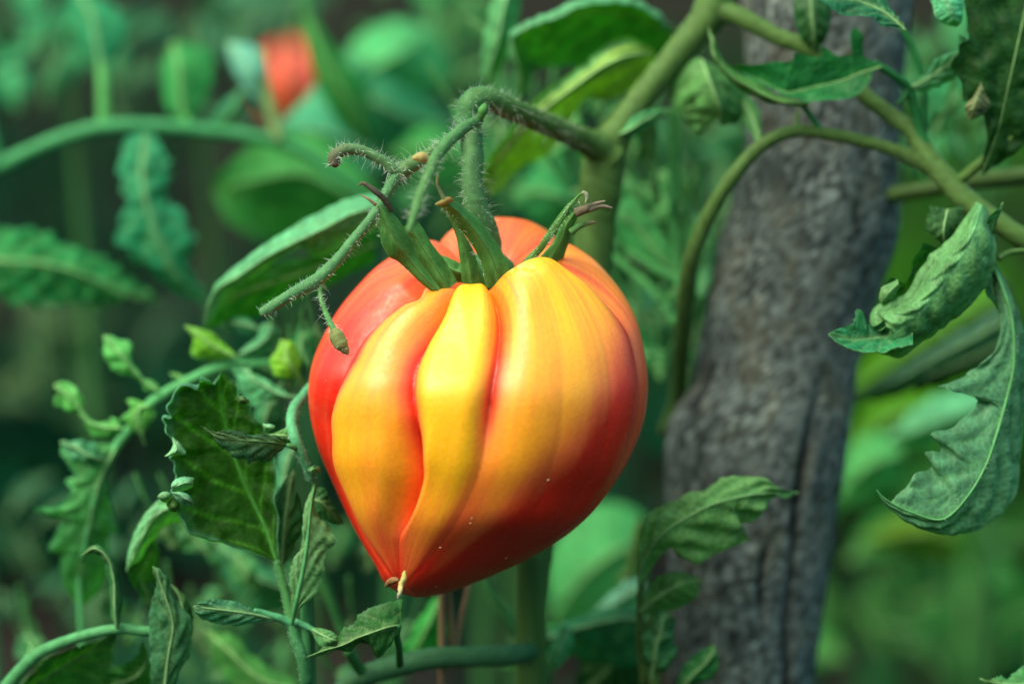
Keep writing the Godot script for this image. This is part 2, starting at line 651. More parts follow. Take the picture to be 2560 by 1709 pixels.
func fruit_color(l: Vector3, at2: Vector2) -> Color:
	var red := Color(0.64, 0.016, 0.006)
	var coral := Color(0.82, 0.12, 0.030)
	var orange := Color(0.90, 0.27, 0.022)
	var yellow := Color(0.92, 0.425, 0.011)
	var lobe := int(l.x)
	var q := (l.x - lobe) * 2.0 - 1.0
	var s := l.y
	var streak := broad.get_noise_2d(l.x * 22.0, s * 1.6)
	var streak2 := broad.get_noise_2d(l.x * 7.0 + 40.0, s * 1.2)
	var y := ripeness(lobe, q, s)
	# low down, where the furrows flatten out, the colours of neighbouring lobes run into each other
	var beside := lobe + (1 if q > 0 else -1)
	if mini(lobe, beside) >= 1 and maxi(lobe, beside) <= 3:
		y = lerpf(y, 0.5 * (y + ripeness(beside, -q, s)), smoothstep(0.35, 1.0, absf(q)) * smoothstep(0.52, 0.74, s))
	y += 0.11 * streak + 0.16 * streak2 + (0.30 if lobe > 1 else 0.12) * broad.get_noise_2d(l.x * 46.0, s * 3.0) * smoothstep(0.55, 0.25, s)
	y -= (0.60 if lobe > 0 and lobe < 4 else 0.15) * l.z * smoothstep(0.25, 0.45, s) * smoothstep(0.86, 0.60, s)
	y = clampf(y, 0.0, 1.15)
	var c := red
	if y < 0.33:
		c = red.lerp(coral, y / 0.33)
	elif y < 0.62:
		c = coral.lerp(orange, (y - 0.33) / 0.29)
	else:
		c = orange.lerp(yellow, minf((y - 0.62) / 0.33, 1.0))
	var dust := smoothstep(0.80, 0.9, fine.get_noise_2d(at2.x * 0.23 + 50.0, at2.y * 0.23)) * 0.25
	c = c.lerp(Color(0.75, 0.5, 0.3), dust * 0.4)
	c = c.lerp(Color(0.62, 0.66, 0.30), 0.55 * exp(-pow((at2.x - 1200.0) / 32.0, 2.0) - pow((at2.y - 618.0) / 14.0, 2.0)) * smoothstep(-0.2, 0.3, broad.get_noise_2d(at2.x * 0.06, at2.y * 0.1) + 0.15) * (1.0 if lobe == 3 else 0.0))
	return c * (1.0 + 0.10 * fine.get_noise_2d(at2.x * 0.45, at2.y * 0.45))


const OS_DEBUG := false


func sepal(parent: Node, left: Array, right: Array, z0: float, z1: float, o := {}) -> void:
	# traced on the enlarged calyx; z0 and z1 are the depths of its foot and its tip
	var a := PackedVector3Array()
	var b := PackedVector3Array()
	var c := PackedVector3Array()
	var l := PackedVector3Array()
	var r := PackedVector3Array()
	for k in range(0, left.size(), 2):
		l.append(Vector3(left[k], left[k + 1], 0))
	for k in range(0, right.size(), 2):
		r.append(Vector3(right[k], right[k + 1], 0))
	for k in 9:
		var t := k / 8.0
		var p := cr(l, t)
		var q := cr(r, t)
		var z := lerpf(z0, z1, t)
		var gap := (q - p) * 0.07 * smoothstep(1.0, 0.8, t)
		p -= gap
		q += gap
		var w := p.distance_to(q) / 3.454 * PX * 1000.0
		a.append(at(880 + p.x / 3.454, 430 + p.y / 3.454, z))
		c.append(at(880 + q.x / 3.454, 430 + q.y / 3.454, z + 0.2 * w))
		var m := (p + q) / 2.0
		b.append(at(880 + m.x / 3.454, 430 + m.y / 3.454, z - o.get("bulge", 0.35) * w))
	var opt := {"ribcol": Color(0.06, 0.16, 0.04), "col": Color(0.050, 0.165, 0.038), "puff": 1.1, "teeth": 0.0, "nv": 1.0, "slant": 0.2, "crinkle": 0.18, "rib": 0.12, "n": 40, "j": 9, "rim": Color(0.10, 0.24, 0.07), "vein": Color(0.10, 0.25, 0.07), "mat": M.sepal}
	opt.merge(o, true)
	leaf("sepal", parent, a, b, c, opt)


func _ready() -> void:
	# camera
	var cam := Camera3D.new()
	cam.name = "camera"
	add_child(cam)
	var aim := Vector3(0, FRUIT_HEIGHT, 0)
	var p := deg_to_rad(PITCH)
	cam.look_at_from_position(aim + Vector3(0, sin(p), cos(p)) * DIST, aim)
	cam.fov = rad_to_deg(2.0 * atan(854.5 * PX / DIST))
	cam.near = 0.05
	cam.far = 60.0
	var lens := CameraAttributesPhysical.new()
	lens.frustum_focal_length = 85.0
	lens.frustum_focus_distance = DIST - 0.016
	lens.exposure_aperture = 4.0
	cam.attributes = lens
	cam.fov = rad_to_deg(2.0 * atan(854.5 * PX / DIST))
	eye = cam.transform
	# sky and soft daylight from the upper left
	var env := Environment.new()
	env.background_mode = Environment.BG_SKY
	env.tonemap_mode = Environment.TONE_MAPPER_LINEAR
	env.tonemap_exposure = 1.7
	env.sdfgi_enabled = true
	env.ssao_enabled = true
	env.ssil_enabled = true
	var sky := ProceduralSkyMaterial.new()
	sky.sky_top_color = Color(0.64, 0.93, 0.96)
	sky.sky_horizon_color = Color(0.52, 0.80, 0.78)
	sky.sky_energy_multiplier = 0.85
	sky.ground_bottom_color = Color(0.07, 0.10, 0.06)
	sky.ground_horizon_color = Color(0.25, 0.32, 0.25)
	env.sky = Sky.new()
	env.sky.sky_material = sky
	var we := WorldEnvironment.new()
	we.name = "environment"
	we.environment = env
	add_child(we)
	var sun := DirectionalLight3D.new()
	sun.name = "sun"
	sun.light_color = Color(1.0, 0.99, 0.88)
	sun.light_energy = 1.1
	sun.light_angular_distance = 44.0
	sun.shadow_enabled = true
	add_child(sun)
	sun.look_at_from_position(Vector3(-0.62, 1.0, 0.40), Vector3.ZERO)
	materials()

	ground()
	stake()
	fruit()
	main_plant()
	left_plant()
	sunlit_plant()
	back_plants()


func ground() -> void:
	base = Vector3.ZERO
	begin()
	var n := 90
	for i in n + 1:
		for j in n + 1:
			var x := (j - n / 2.0) / (n / 2.0)
			var z := (i - n / 2.0) / (n / 2.0)
			x = signf(x) * x * x * 30.0
			z = signf(z) * z * z * 30.0
			var q := Vector3(x, 0, z)
			var k := broad.get_noise_3dv(q * 9.0)
			V.append(q + Vector3.UP * 0.03 * k)
			C.append(Color(0.020, 0.019, 0.017) * (1.0 + 0.5 * k))
	for i in n:
		for j in n:
			var a := i * (n + 1) + j
			I.append_array([a, a + 1, a + n + 1, a + 1, a + n + 2, a + n + 1])
	var g := commit("ground", M.soil, self)
	g.set_meta("kind", "structure")


func stake() -> void:
	var foot := at(1850, 2400, 70)
	foot.y = 0.0
	var post := thing("wooden_stake", "thick weathered grey-brown wooden stake standing to the right of the tomato", "stake", foot)
	# left and right outline by height on the photograph (display grid)
	var left := [-400, 1690, 0, 1700, 200, 1715, 340, 1712, 430, 1685, 560, 1645, 700, 1620, 820, 1600, 890, 1585, 935, 1550, 965, 1535, 1050, 1527, 1200, 1530, 1400, 1535, 1568, 1540, 2400, 1560]
	var right := [-400, 2105, 0, 2095, 200, 2070, 400, 2062, 520, 2064, 600, 2045, 700, 2008, 850, 1972, 980, 1950, 1100, 1935, 1200, 1915, 1400, 1890, 1568, 1866, 2400, 1800]
	var rows := 300
	var around := 120
	begin()
	for i in rows + 1:
		var y := lerpf(-400, 2400, float(i) / rows)
		var l := lookup([0] + left, y)
		var r := lookup([0] + right, y)
		for j in around:
			var a := TAU * j / around
			var sx := sin(a)
			var cz := cos(a)
			var hw := (r - l) / 2.0
			# a split flank on the right: the round face ends in a long check, then a strip
			var crack := 0.0
			var cxl := 0.62 + 0.07 * sin(y * 0.004) + 0.02 * sin(y * 0.021)
			var dd := absf(sx - cxl) / 0.075
			crack = maxf(crack, (1.0 - minf(dd, 1.0)) * smoothstep(780.0, 1080.0, y) * (0.75 + 0.25 * sin(y * 0.013)))
			crack = maxf(crack, (1.0 - minf(absf(sx - 0.20 + 0.04 * sin(y * 0.02)) / 0.05, 1.0)) * smoothstep(1230.0, 1290.0, y) * smoothstep(1480.0, 1360.0, y))
			crack = maxf(crack, (1.0 - minf(absf(sx + 0.80 + 0.05 * sin(y * 0.03)) / 0.05, 1.0)) * smoothstep(820.0, 870.0, y) * smoothstep(1010.0, 960.0, y))
			for g in 7:
				var gx := -0.85 + 0.27 * g + 0.05 * sin(y * 0.006 + g * 2.0) + 0.015 * sin(y * 0.05 + g)
				var on := smoothstep(0.15, 0.5, broad.get_noise_2d(g * 30.0, y * 0.010))
				crack = maxf(crack, 0.40 * on * (1.0 - minf(absf(sx - gx) / 0.022, 1.0)))
			if cz < 0:
				crack = 0.0
			var q := Vector3((l + r) / 2.0 + sx * hw, y, cz * hw)
			var lump := broad.get_noise_3d(q.x * 0.02, y * 0.008, q.z * 0.02)
			var bits := broad.get_noise_3d(q.x * 0.14, y * 0.09, q.z * 0.14)
			var k := 1.0 + 0.045 * lump + 0.016 * bits - 0.24 * crack
			V.append(at(((l + r) / 2.0 + sx * hw * k) * D2S, y * D2S, 78.0 - cz * hw * k * D2S * PX * 1000.0 * 0.9))
			var wx := q.x + 14.0 * broad.get_noise_3d(q.x * 0.03, y * 0.03, 5.0)
			var wy := y + 30.0 * broad.get_noise_3d(q.x * 0.02, y * 0.02, 25.0)
			var large := broad.get_noise_3d(wx * 0.012, wy * 0.007, q.z * 0.012)
			var tone := broad.get_noise_3d(wx * 0.060, wy * 0.048, q.z * 0.060)
			var spot := fine.get_noise_3d(wx * 0.060, wy * 0.050, q.z * 0.060) + 0.8 * large
			var grit := broad.get_noise_3d(q.x * 0.22, y * 0.13, q.z * 0.22)
			var c := Color(0.044, 0.046, 0.047).lerp(Color(0.125, 0.132, 0.136), smoothstep(-0.30, 0.30, tone + 0.9 * large))
			c = c.lerp(Color(0.125, 0.105, 0.075), 0.45 * smoothstep(0.0, 0.4, broad.get_noise_3d(wx * 0.018 + 9, wy * 0.012, q.z * 0.018)))
			c = c.lerp(Color(0.020, 0.019, 0.020), smoothstep(0.35, 0.9, spot) * 0.85)
			c = c.lerp(Color(0.27, 0.275, 0.27), smoothstep(0.30, 0.8, -spot) * 0.75)
			c *= (1.0 + 0.7 * grit)
			c.b *= 1.02
			c.r *= 0.88
			c = c.lerp(Color(0.008, 0.008, 0.009), minf(crack * 1.3, 1.0))
			C.append(c)
	for i in rows:
		for j in around:
			var a := i * around + j
			var b := i * around + (j + 1) % around
			I.append_array([a, a + around, b, b, a + around, b + around])
	commit("trunk", M.bark, post)


func dry_tip(parent: Node, p: PackedVector3Array, r: Array, c: Color, c2 := Color(-1, 0, 0)) -> void:
	tube("dry_sepal_tip", parent, p, r, c, c2, M.dry)


func fruit() -> void:
	var f := make_fruit()
	# calyx
	begin()
	add_tube(S([1222, 660, 6, 1222, 690, 2, 1222, 712, 2]), [5.0, 7.5, 5.0], Color(0.036, 0.146, 0.046))
	var calyx := commit("calyx", M.stem, f)
	sepal(calyx, [740, 1050, 600, 960, 440, 790, 330, 720, 255, 580, 245, 430, 215, 290], [770, 1020, 660, 880, 560, 740, 500, 600, 430, 480, 330, 340, 215, 290], -13, -24)
	sepal(calyx, [760, 1060, 640, 860, 530, 680, 460, 560, 440, 470], [900, 955, 800, 780, 690, 640, 610, 500, 560, 420], -9, -15)
	sepal(calyx, [960, 960, 940, 750, 900, 550, 850, 430, 770, 310], [1110, 960, 1060, 720, 980, 560, 880, 420, 790, 300], -6, -14)
	sepal(calyx, [1170, 1000, 1120, 760, 1000, 560, 880, 420, 780, 300, 715, 270], [1370, 920, 1300, 720, 1200, 560, 1100, 430, 980, 320, 860, 235], -12, -24)
	sepal(calyx, [740, 715, 850, 755, 950, 800], [780, 840, 880, 930, 970, 950], -3, -4)
	sepal(calyx, [1290, 970, 1450, 800, 1560, 690, 1640, 600], [1400, 980, 1500, 840, 1580, 740, 1640, 620], -2, -6)
	sepal(calyx, [1330, 990, 1540, 740, 1620, 620, 1720, 470, 1830, 320, 1940, 205, 2000, 172], [1480, 860, 1600, 740, 1690, 610, 1770, 500, 1850, 370, 1950, 230, 2005, 180], -4, -14)
	sepal(calyx, [1540, 840, 1660, 700, 1750, 600, 1800, 460, 1860, 380, 1930, 330], [1780, 830, 1830, 700, 1890, 540, 1900, 470, 1940, 400, 1960, 340], -2, -10)
	dry_tip(calyx, T([205, 285, -25, 150, 240, -25, 110, 215, -24, 75, 195, -24], 880, 430, 3.454), [0.5, 0.35, 0.25, 0.1], DRY * 0.6, DRY)
	dry_tip(calyx, T([345, 340, -22, 290, 250, -23, 220, 180, -24, 130, 115, -24, 90, 95, -24, 55, 118, -24], 880, 430, 3.454), [0.5, 0.8, 0.8, 0.6, 0.45, 0.2], Color(0.035, 0.030, 0.020), Color(0.09, 0.06, 0.035))
	dry_tip(calyx, T([1935, 350, -11, 2010, 320, -12, 2090, 280, -12, 2190, 250, -12], 880, 430, 3.454), [1.3, 1.1, 0.6, 0.25], Color(0.11, 0.085, 0.055), Color(0.17, 0.13, 0.10))
	dry_tip(calyx, T([1960, 345, -11, 2060, 320, -12, 2160, 295, -12, 2250, 310, -12], 880, 430, 3.454), [0.9, 0.8, 0.5, 0.2], Color(0.10, 0.08, 0.05), Color(0.17, 0.13, 0.10))
	dry_tip(calyx, T([1990, 172, -14, 2022, 190, -14, 2030, 230, -14, 2018, 270, -14], 880, 430, 3.454), [0.5, 0.6, 0.5, 0.2], Color(0.2, 0.22, 0.14))
	dry_tip(calyx, T([1890, 520, -8, 1960, 470, -9, 2030, 445, -9, 2105, 432, -9], 880, 430, 3.454), [1.1, 0.8, 0.6, 0.35], Color(0.050, 0.156, 0.037), DRY)
	dry_tip(calyx, T([720, 280, -24, 780, 262, -25, 830, 240, -25, 875, 245, -24], 880, 430, 3.454), [0.3, 0.7, 0.8, 0.3], Color(0.20, 0.15, 0.04), Color(0.45, 0.17, 0.03))
	dry_tip(calyx, T([800, 235, -25, 770, 180, -25, 735, 100, -25, 740, 20, -25], 880, 430, 3.454), [0.7, 0.5, 0.4, 0.2], Color(0.09, 0.11, 0.04), DRY)
	# stalk that holds the fruit
	var path := S([1170, 288, 2, 1178, 340, 0, 1181, 400, -2, 1180, 462, -3, 1191, 518, -3, 1209, 565, -1, 1222, 615, 2, 1224, 680, 5])
	var radii := [3.2, 3.0, 2.95, 2.9, 3.1, 3.5, 3.4, 3.0]
	var stalk := tube("fruit_stalk", f, path, radii, Color(0.062, 0.155, 0.06))
	hairs(stalk, path, radii, 440, 3.0, 21, 0.0, 0.9, 0.042)
	var half := [T([740, 1050, 0, 440, 790, 0, 255, 580, 0, 215, 290, 0], 880, 430, 3.454, -18)]
	hairs(calyx, T([745, 1040, -13, 440, 790, -17, 250, 560, -20, 215, 290, -24], 880, 430, 3.454), [0.3, 0.3], 90, 1.1, 22)
	hairs(calyx, T([1400, 940, -4, 1600, 690, -9, 1760, 480, -12, 1950, 230, -14], 880, 430, 3.454), [0.8, 0.8], 130, 1.3, 23)
	hairs(calyx, T([1180, 960, -12, 1000, 570, -18, 780, 300, -24], 880, 430, 3.454), [0.3, 0.3], 70, 1.2, 24)
	# withered remnant of the flower at the tip
	begin()
	add_tube(S([1012, 1428, -22, 1008, 1447, -25, 1001, 1462, -26, 1000, 1480, -27, 994, 1497, -26]), [0.4, 0.75, 0.65, 0.6, 0.2], Color(0.40, 0.33, 0.10), Color(0.42, 0.37, 0.30), 9, 20, 0.25)
	commit("withered_style", M.dry, f)
	begin()
	add_tube(S([996, 1450, -23, 984, 1450, -21.5, 972, 1456, -19, 964, 1466, -17]), [0.4, 0.9, 0.8, 0.3], Color(0.20, 0.09, 0.03), Color(0.16, 0.07, 0.03), 9, 20, 0.25)
	commit("blossom_scar", M.dry, f)


func main_plant() -> void:
	var foot := at(1330, 2400, 40)
	foot.y = 0.0
	var plant := thing("tomato_plant", "tall tomato plant whose thick hairy forked stem rises behind the big tomato", "plant", foot)
	# main stem
	var path := S([1800, -60, 46, 1778, 30, 46, 1735, 85, 46, 1680, 150, 46, 1607, 240, 45, 1560, 305, 44, 1528, 355, 44, 1510, 410, 45, 1500, 480, 46, 1488, 560, 48, 1465, 800, 50, 1420, 1100, 50, 1352, 1350, 48, 1334, 1500, 46, 1328, 1709, 46])
	path.append(foot)
	var radii := [5.4, 5.3, 4.4, 3.9, 3.9, 4.2, 5.2, 6.2, 6.2, 6.0, 5.5, 5.0, 4.4, 4.2, 4.5, 5.5]
	var stem := tube("main_stem", plant, path, radii, OLIVE)
	hairs(stem, path, radii, 700, 1.0, 31, 0.0, 0.6, 0.03)
	tube("branch", plant, S([1778, 20, 46, 1850, 42, 42, 1935, 88, 40, 2047, 136, 38, 2152, 230, 36, 2229, 290, 34, 2283, 330, 32, 2322, 395, 30, 2374, 455, 28, 2430, 512, 26, 2560, 600, 24, 2680, 680, 30]), [4.2, 2.7, 2.5, 2.4, 2.3, 2.3, 2.4, 3.0, 3.2, 3.2, 3.0, 3.0], OLIVE)
	var arm_path := S([1778, 20, 46, 1850, 42, 42, 1935, 88, 40, 2047, 136, 38, 2152, 230, 36, 2229, 290, 34, 2283, 330, 32, 2322, 395, 30, 2374, 455, 28, 2430, 512, 26])
	hairs(stem, arm_path, [3.4, 2.7, 2.5, 2.4, 2.3, 2.3, 2.4, 3.0, 3.2, 3.2], 700, 0.8, 32, 0.0, 1.0, 0.03)
	var shoot := S([1660, 1080, 92, 1692, 1010, 84, 1702, 900, 70, 1712, 780, 56, 1726, 660, 44, 1762, 560, 38, 1812, 470, 34, 1880, 385, 32, 1935, 345, 31, 1993, 328, 31, 2065, 334, 31, 2174, 357, 31, 2247, 380, 31, 2320, 415, 30, 2378, 463, 28])
	tube("side_shoot", plant, shoot, [2.0, 2.6, 2.6, 2.5, 2.4, 2.2, 2.1, 2.0, 1.9, 1.8, 1.8, 1.8, 2.0, 2.2, 2.6], OLIVE * 0.85)
	hairs(stem, shoot, [2.0, 2.6, 2.6, 2.5, 2.4, 2.2, 2.1, 2.0, 1.9, 1.8, 1.8, 1.8, 2.0, 2.2, 2.6], 900, 0.8, 33, 0.0, 1.0, 0.03)
	tube("petiole", plant, S([2007, 262, 28, 2040, 308, 30, 2066, 340, 31]), [0.8, 0.8, 1.2], GREEN)
	tube("petiole", plant, S([2185, 155, 25, 2230, 185, 26, 2269, 218, 28, 2287, 262, 29, 2302, 327, 30, 2325, 400, 30]), [0.9, 1.1, 1.3, 1.3, 1.5, 2.0], DEEP * 1.3)
	tube("petiole", plant, S([2255, 70, 30, 2283, 120, 31, 2301, 182, 32, 2312, 254, 32, 2310, 345, 32]), [0.8, 1.0, 1.0, 1.1, 1.2], DEEP * 1.5)
	tube("petiole", plant, S([2400, 450, 27, 2440, 418, 24, 2500, 368, 20, 2600, 280, 16]), [1.4, 1.5, 1.3, 1.3], OLIVE)
	tube("petiole", plant, S([2269, 222, 28, 2262, 245, 27, 2240, 262, 26]), [0.9, 0.7, 0.4], DEEP)
	tube("branch", plant, S([2200, 490, 70, 2300, 478, 66, 2420, 455, 62, 2600, 435, 60]), [2.4, 2.4, 2.5, 2.6], OLIVE * 0.7)
	tube("petiole", plant, S([2430, 512, 26, 2470, 560, 16, 2480, 640, 8]), [1.6, 1.3, 1.2], OLIVE)
	tube("petiole", plant, S([1994, 330, 31, 1992, 300, 33, 1996, 275, 34]), [1.0, 0.7, 0.4], OLIVE)

	# truss: the stalk from the main stem to the knee above the fruit, and its broken arms
	var tp := S([1526, 392, 44, 1496, 368, 41, 1455, 348, 35, 1396, 322, 26, 1330, 294, 16, 1270, 268, 8, 1215, 246, 3, 1180, 256, 1, 1168, 296, 1, 1178, 345, 0])
	var tr := [6.0, 4.6, 3.5, 3.2, 3.0, 3.1, 3.2, 3.3, 3.3, 2.9]
	var truss := tube("fruit_truss", plant, tp, tr, OLIVE, Color(0.045, 0.155, 0.06))
	hairs(truss, tp, tr, 560, 3.4, 41, 0.25, 1.0, 0.042)
	var knee := S([1162, 322, -2, 1120, 352, -4, 1087, 373, -6, 1040, 405, -7, 1000, 430, -7, 982, 442, -7])
	var kr := [1.3, 1.2, 1.2, 2.0, 2.2, 1.5]
	var arm := tube("truss_arm", plant, knee, kr, Color(0.07, 0.15, 0.055))
	hairs(arm, knee, kr, 260, 3.4, 42)
	var curl := S([1010, 428, -7, 985, 424, -8, 956, 402, -9, 909, 378, -10, 866, 373, -11, 836, 390, -12, 838, 414, -12])
	var cl := [1.6, 1.7, 1.4, 1.35, 1.5, 1.6, 1.5]
	arm = tube("truss_arm", plant, curl, cl, Color(0.085, 0.18, 0.075), Color(0.09, 0.075, 0.05))
	hairs(arm, curl, cl, 240, 2.6, 43)
	var long := S([996, 425, -7, 985, 448, -8, 961, 490, -9, 928, 546, -11, 881, 603, -13, 843, 650, -15, 801, 692, -17, 760, 718, -18, 717, 743, -19, 652, 784, -20])
	var lr := [1.8, 1.6, 1.4, 1.35, 1.4, 1.5, 1.75, 1.6, 1.5, 1.35]
	arm = tube("truss_arm", plant, long, lr, Color(0.065, 0.185, 0.075))
	hairs(arm, long, lr, 420, 1.5, 44)
	var thin := S([801, 700, -17, 800, 738, -18, 808, 765, -19, 822, 800, -20, 838, 832, -21])
	var thr := [0.6, 0.55, 0.6, 0.75, 0.9]
	arm = tube("bud_stalk", plant, thin, thr, Color(0.086, 0.250, 0.083))
	hairs(arm, thin, thr, 130, 2.2, 45)
	var bp := S([833, 824, -21, 842, 842, -21.5, 852, 860, -22, 862, 874, -22, 870, 886, -22])
	var bud := tube("withered_bud", plant, bp, [1.2, 2.0, 1.9, 1.2, 0.35], Color(0.15, 0.17, 0.06), Color(0.16, 0.10, 0.05))
	hairs(bud, bp, [1.2, 2.0, 1.9, 1.2, 0.3], 90, 0.9, 46)
	var fore := S([1200, 300, -3, 1157, 322, -16, 1096, 383, -32, 1073, 434, -38, 1045, 504, -44, 1021, 580, -50])
	arm = tube("truss_arm", plant, fore, [1.4, 1.5, 1.5, 1.4, 1.3, 0.7], Color(0.06, 0.155, 0.05))
	hairs(arm, fore, [1.0, 1.2, 1.5, 1.5, 1.6, 1.4], 240, 2.2, 47, 0.0, 0.9)
	tube("flower_scar", plant, S([1213, 259, -6, 1207, 276, -7, 1200, 300, -6]), [0.5, 1.3, 0.7], Color(0.055, 0.18, 0.045))
	tube("flower_scar", plant, S([1075, 400, -28, 1055, 392, -29, 1032, 396, -28]), [0.8, 1.3, 0.5], Color(0.33, 0.26, 0.10))

	# leaves on the fork arm, in front of the stake
	var l := leaf("leaf", plant,
		T([1735, 285, 0, 1690, 262, 0, 1650, 232, 0, 1655, 165, -1, 1632, 122, -2, 1603, 138, -2, 1612, 226, 0, 1550, 240, 0, 1500, 212, -1, 1482, 196, -1, 1476, 245, 0, 1420, 240, 0, 1362, 230, -1, 1350, 262, 0, 1280, 268, 0, 1200, 276, 1, 1130, 280, 2, 1072, 281, 4], 1200, 0, 1.727, 24),
		T([1735, 288, 0, 1640, 318, 1, 1560, 350, 2, 1440, 378, 2, 1320, 398, 2, 1220, 352, 3, 1140, 312, 4, 1072, 282, 5], 1200, 0, 1.727, 24),
		T([1735, 290, 0, 1698, 312, 0, 1680, 360, -1, 1600, 420, -2, 1450, 437, -2, 1370, 430, -1, 1260, 385, 0, 1160, 332, 2, 1072, 284, 5], 1200, 0, 1.727, 24),
		{"col": Color(0.014, 0.130, 0.039), "teeth": 0.25, "nt": 16, "nv": 4, "slant": 1.2, "puff": 0.6, "rim": Color(0.043, 0.250, 0.083), "vein": Color(0.029, 0.198, 0.046)})
	leaf("leaf", plant,
		T([988, 112, 6, 1030, 205, 4, 1078, 290, 3, 1200, 356, 0, 1330, 428, -1, 1420, 442, 0], 1200, 0, 1.727, 24),
		T([988, 114, 6, 1015, 230, 1, 1072, 320, -2, 1180, 385, -4, 1300, 440, -3, 1420, 450, 0], 1200, 0, 1.727, 24),
		T([986, 116, 6, 1002, 240, 2, 1068, 335, 1, 1150, 398, 0, 1260, 443, 0, 1410, 463, 2], 1200, 0, 1.727, 24),
		{"col": Color(0.040, 0.156, 0.037), "teeth": 0.2, "puff": 0.3, "rim": Color(0.058, 0.250, 0.092), "rib": 0.0})
	leaf("leaf", plant,
		S([2265, 76, 0, 2210, 66, -1, 2174, 41, -2, 2105, 37, -2, 2054, 0, -2, 2010, -60, 0]), S([2265, 76, 0, 2210, 30, 1, 2120, -10, 1, 2010, -60, 0]), S([2265, 76, 0, 2230, 20, 2, 2150, -60, 3, 2010, -60, 0]),
		{"col": Color(0.013, 0.114, 0.055), "teeth": 0.8, "nt": 8})
	leaf("leaf", plant,
		T([960, 608, 30, 1080, 500, 26, 1180, 388, 22, 1310, 350, 20, 1325, 236, 18, 1398, 300, 18], 1920, 0, 2.752), T([960, 610, 30, 1120, 530, 25, 1250, 430, 22, 1350, 350, 19, 1398, 300, 18], 1920, 0, 2.752), T([965, 620, 30, 1140, 590, 26, 1290, 510, 24, 1278, 430, 22, 1395, 330, 20, 1398, 302, 18], 1920, 0, 2.752),
		{"col": Color(0.054, 0.250, 0.138), "teeth": 0.5, "nt": 7, "roll": [0.0, 0.0, 0.8, -90.0]})
	# the dark leaf hanging in the top right corner
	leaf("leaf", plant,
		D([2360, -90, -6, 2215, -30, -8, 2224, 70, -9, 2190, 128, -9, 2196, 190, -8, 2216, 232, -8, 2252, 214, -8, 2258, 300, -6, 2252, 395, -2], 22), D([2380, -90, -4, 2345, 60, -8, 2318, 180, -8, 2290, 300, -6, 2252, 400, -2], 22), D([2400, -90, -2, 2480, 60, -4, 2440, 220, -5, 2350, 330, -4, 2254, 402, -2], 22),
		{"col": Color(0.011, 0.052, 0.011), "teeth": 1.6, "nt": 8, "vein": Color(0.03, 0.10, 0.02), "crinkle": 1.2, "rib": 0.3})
	leaf("curled_lobe", plant, D([2118, -20, 0, 2140, 12, -1, 2150, 45, -2, 2192, 62, 0], 8), D([2150, -25, -3, 2180, 10, -5, 2190, 40, -4, 2194, 62, 0], 8), D([2215, -25, 0, 2212, 10, -1, 2206, 45, -1, 2194, 63, 0], 8), {"col": PALE * 1.3, "teeth": 0.3, "rim": Color(0.2, 0.3, 0.15), "rib": 0.0})
	leaf("curled_lobe", plant, T([1470, 560, 0, 1420, 650, 0, 1360, 740, -1, 1380, 830, 0], 1920, 0, 2.752, 12), T([1475, 590, -2, 1450, 660, -3, 1420, 740, -3, 1390, 830, 0], 1920, 0, 2.752, 12), T([1480, 590, 0, 1520, 680, 0, 1522, 750, 0, 1395, 832, 0], 1920, 0, 2.752, 12), {"col": Color(0.13, 0.17, 0.10), "teeth": 0.3, "rib": 0.0})
	# rolled leaf on the right
	var rolled := leaf("rolled_leaf", plant,
		D([2240, 462, 10, 2216, 515, 6, 2196, 556, 4, 2150, 600, 3, 2122, 648, 3, 2094, 686, 3, 2060, 708, 3, 2022, 722, 4, 2040, 748, 4, 2035, 775, 6], -4),
		D([2255, 470, 8, 2236, 530, 5, 2215, 580, 4, 2180, 628, 4, 2145, 675, 4, 2110, 715, 4, 2075, 745, 5, 2045, 772, 6, 2028, 796, 7], -4),
		D([2268, 480, 10, 2276, 560, 6, 2268, 620, 5, 2232, 672, 5, 2190, 715, 6, 2150, 750, 7, 2100, 785, 8, 2060, 808, 8, 2020, 812, 8], -4),
		{"col": Color(0.080, 0.265, 0.125), "teeth": 0.5, "nt": 8, "nv": 7.0, "slant": 0.9, "puff": 1.7, "crinkle": 0.35, "bulge": 6.0, "roll": [2.0, -120.0, 2.5, -110.0], "rib": 0.0, "vein": Color(0.144, 0.395, 0.175), "j": 16, "n": 80})
	leaf("leaf_tip", rolled,
		D([2095, 745, 4, 2050, 720, 8, 2020, 735, 9, 1990, 745, 8, 1978, 715, 6, 1962, 712, 5, 1960, 738, 5, 1930, 750, 3, 1900, 764, 0], -6), D([2095, 765, 3, 2050, 768, 6, 2000, 776, 6, 1950, 778, 4, 1900, 766, 0], -6), D([2095, 790, -4, 2060, 800, -2, 2020, 812, -1, 1970, 806, -1, 1930, 792, -1, 1900, 768, 0], -6),
		{"col": Color(0.022, 0.177, 0.074), "teeth": 0.3, "nt": 7, "rim": Color(0.16, 0.27, 0.14), "roll": [0.0, 0.0, 0.5, 90.0], "rib": 0.2})
	leaf("leaf_edge", rolled,
		D([2150, 570, 4, 2120, 560, 2, 2095, 590, 3, 2098, 620, 5, 2070, 645, 4, 2040, 640, 2, 2022, 660, 2, 2030, 690, 6, 2015, 725, 8, 1995, 745, 8], 2), D([2150, 590, 8, 2110, 620, 10, 2080, 665, 10, 2045, 705, 11, 2010, 745, 10], 2), D([2170, 600, 12, 2130, 650, 13, 2090, 690, 13, 2060, 730, 13, 2010, 755, 10], 2),
		{"col": Color(0.016, 0.104, 0.041), "teeth": 0.6, "nt": 9, "rim": Color(0.086, 0.250, 0.110), "rib": 0.0, "crinkle": 0.9})
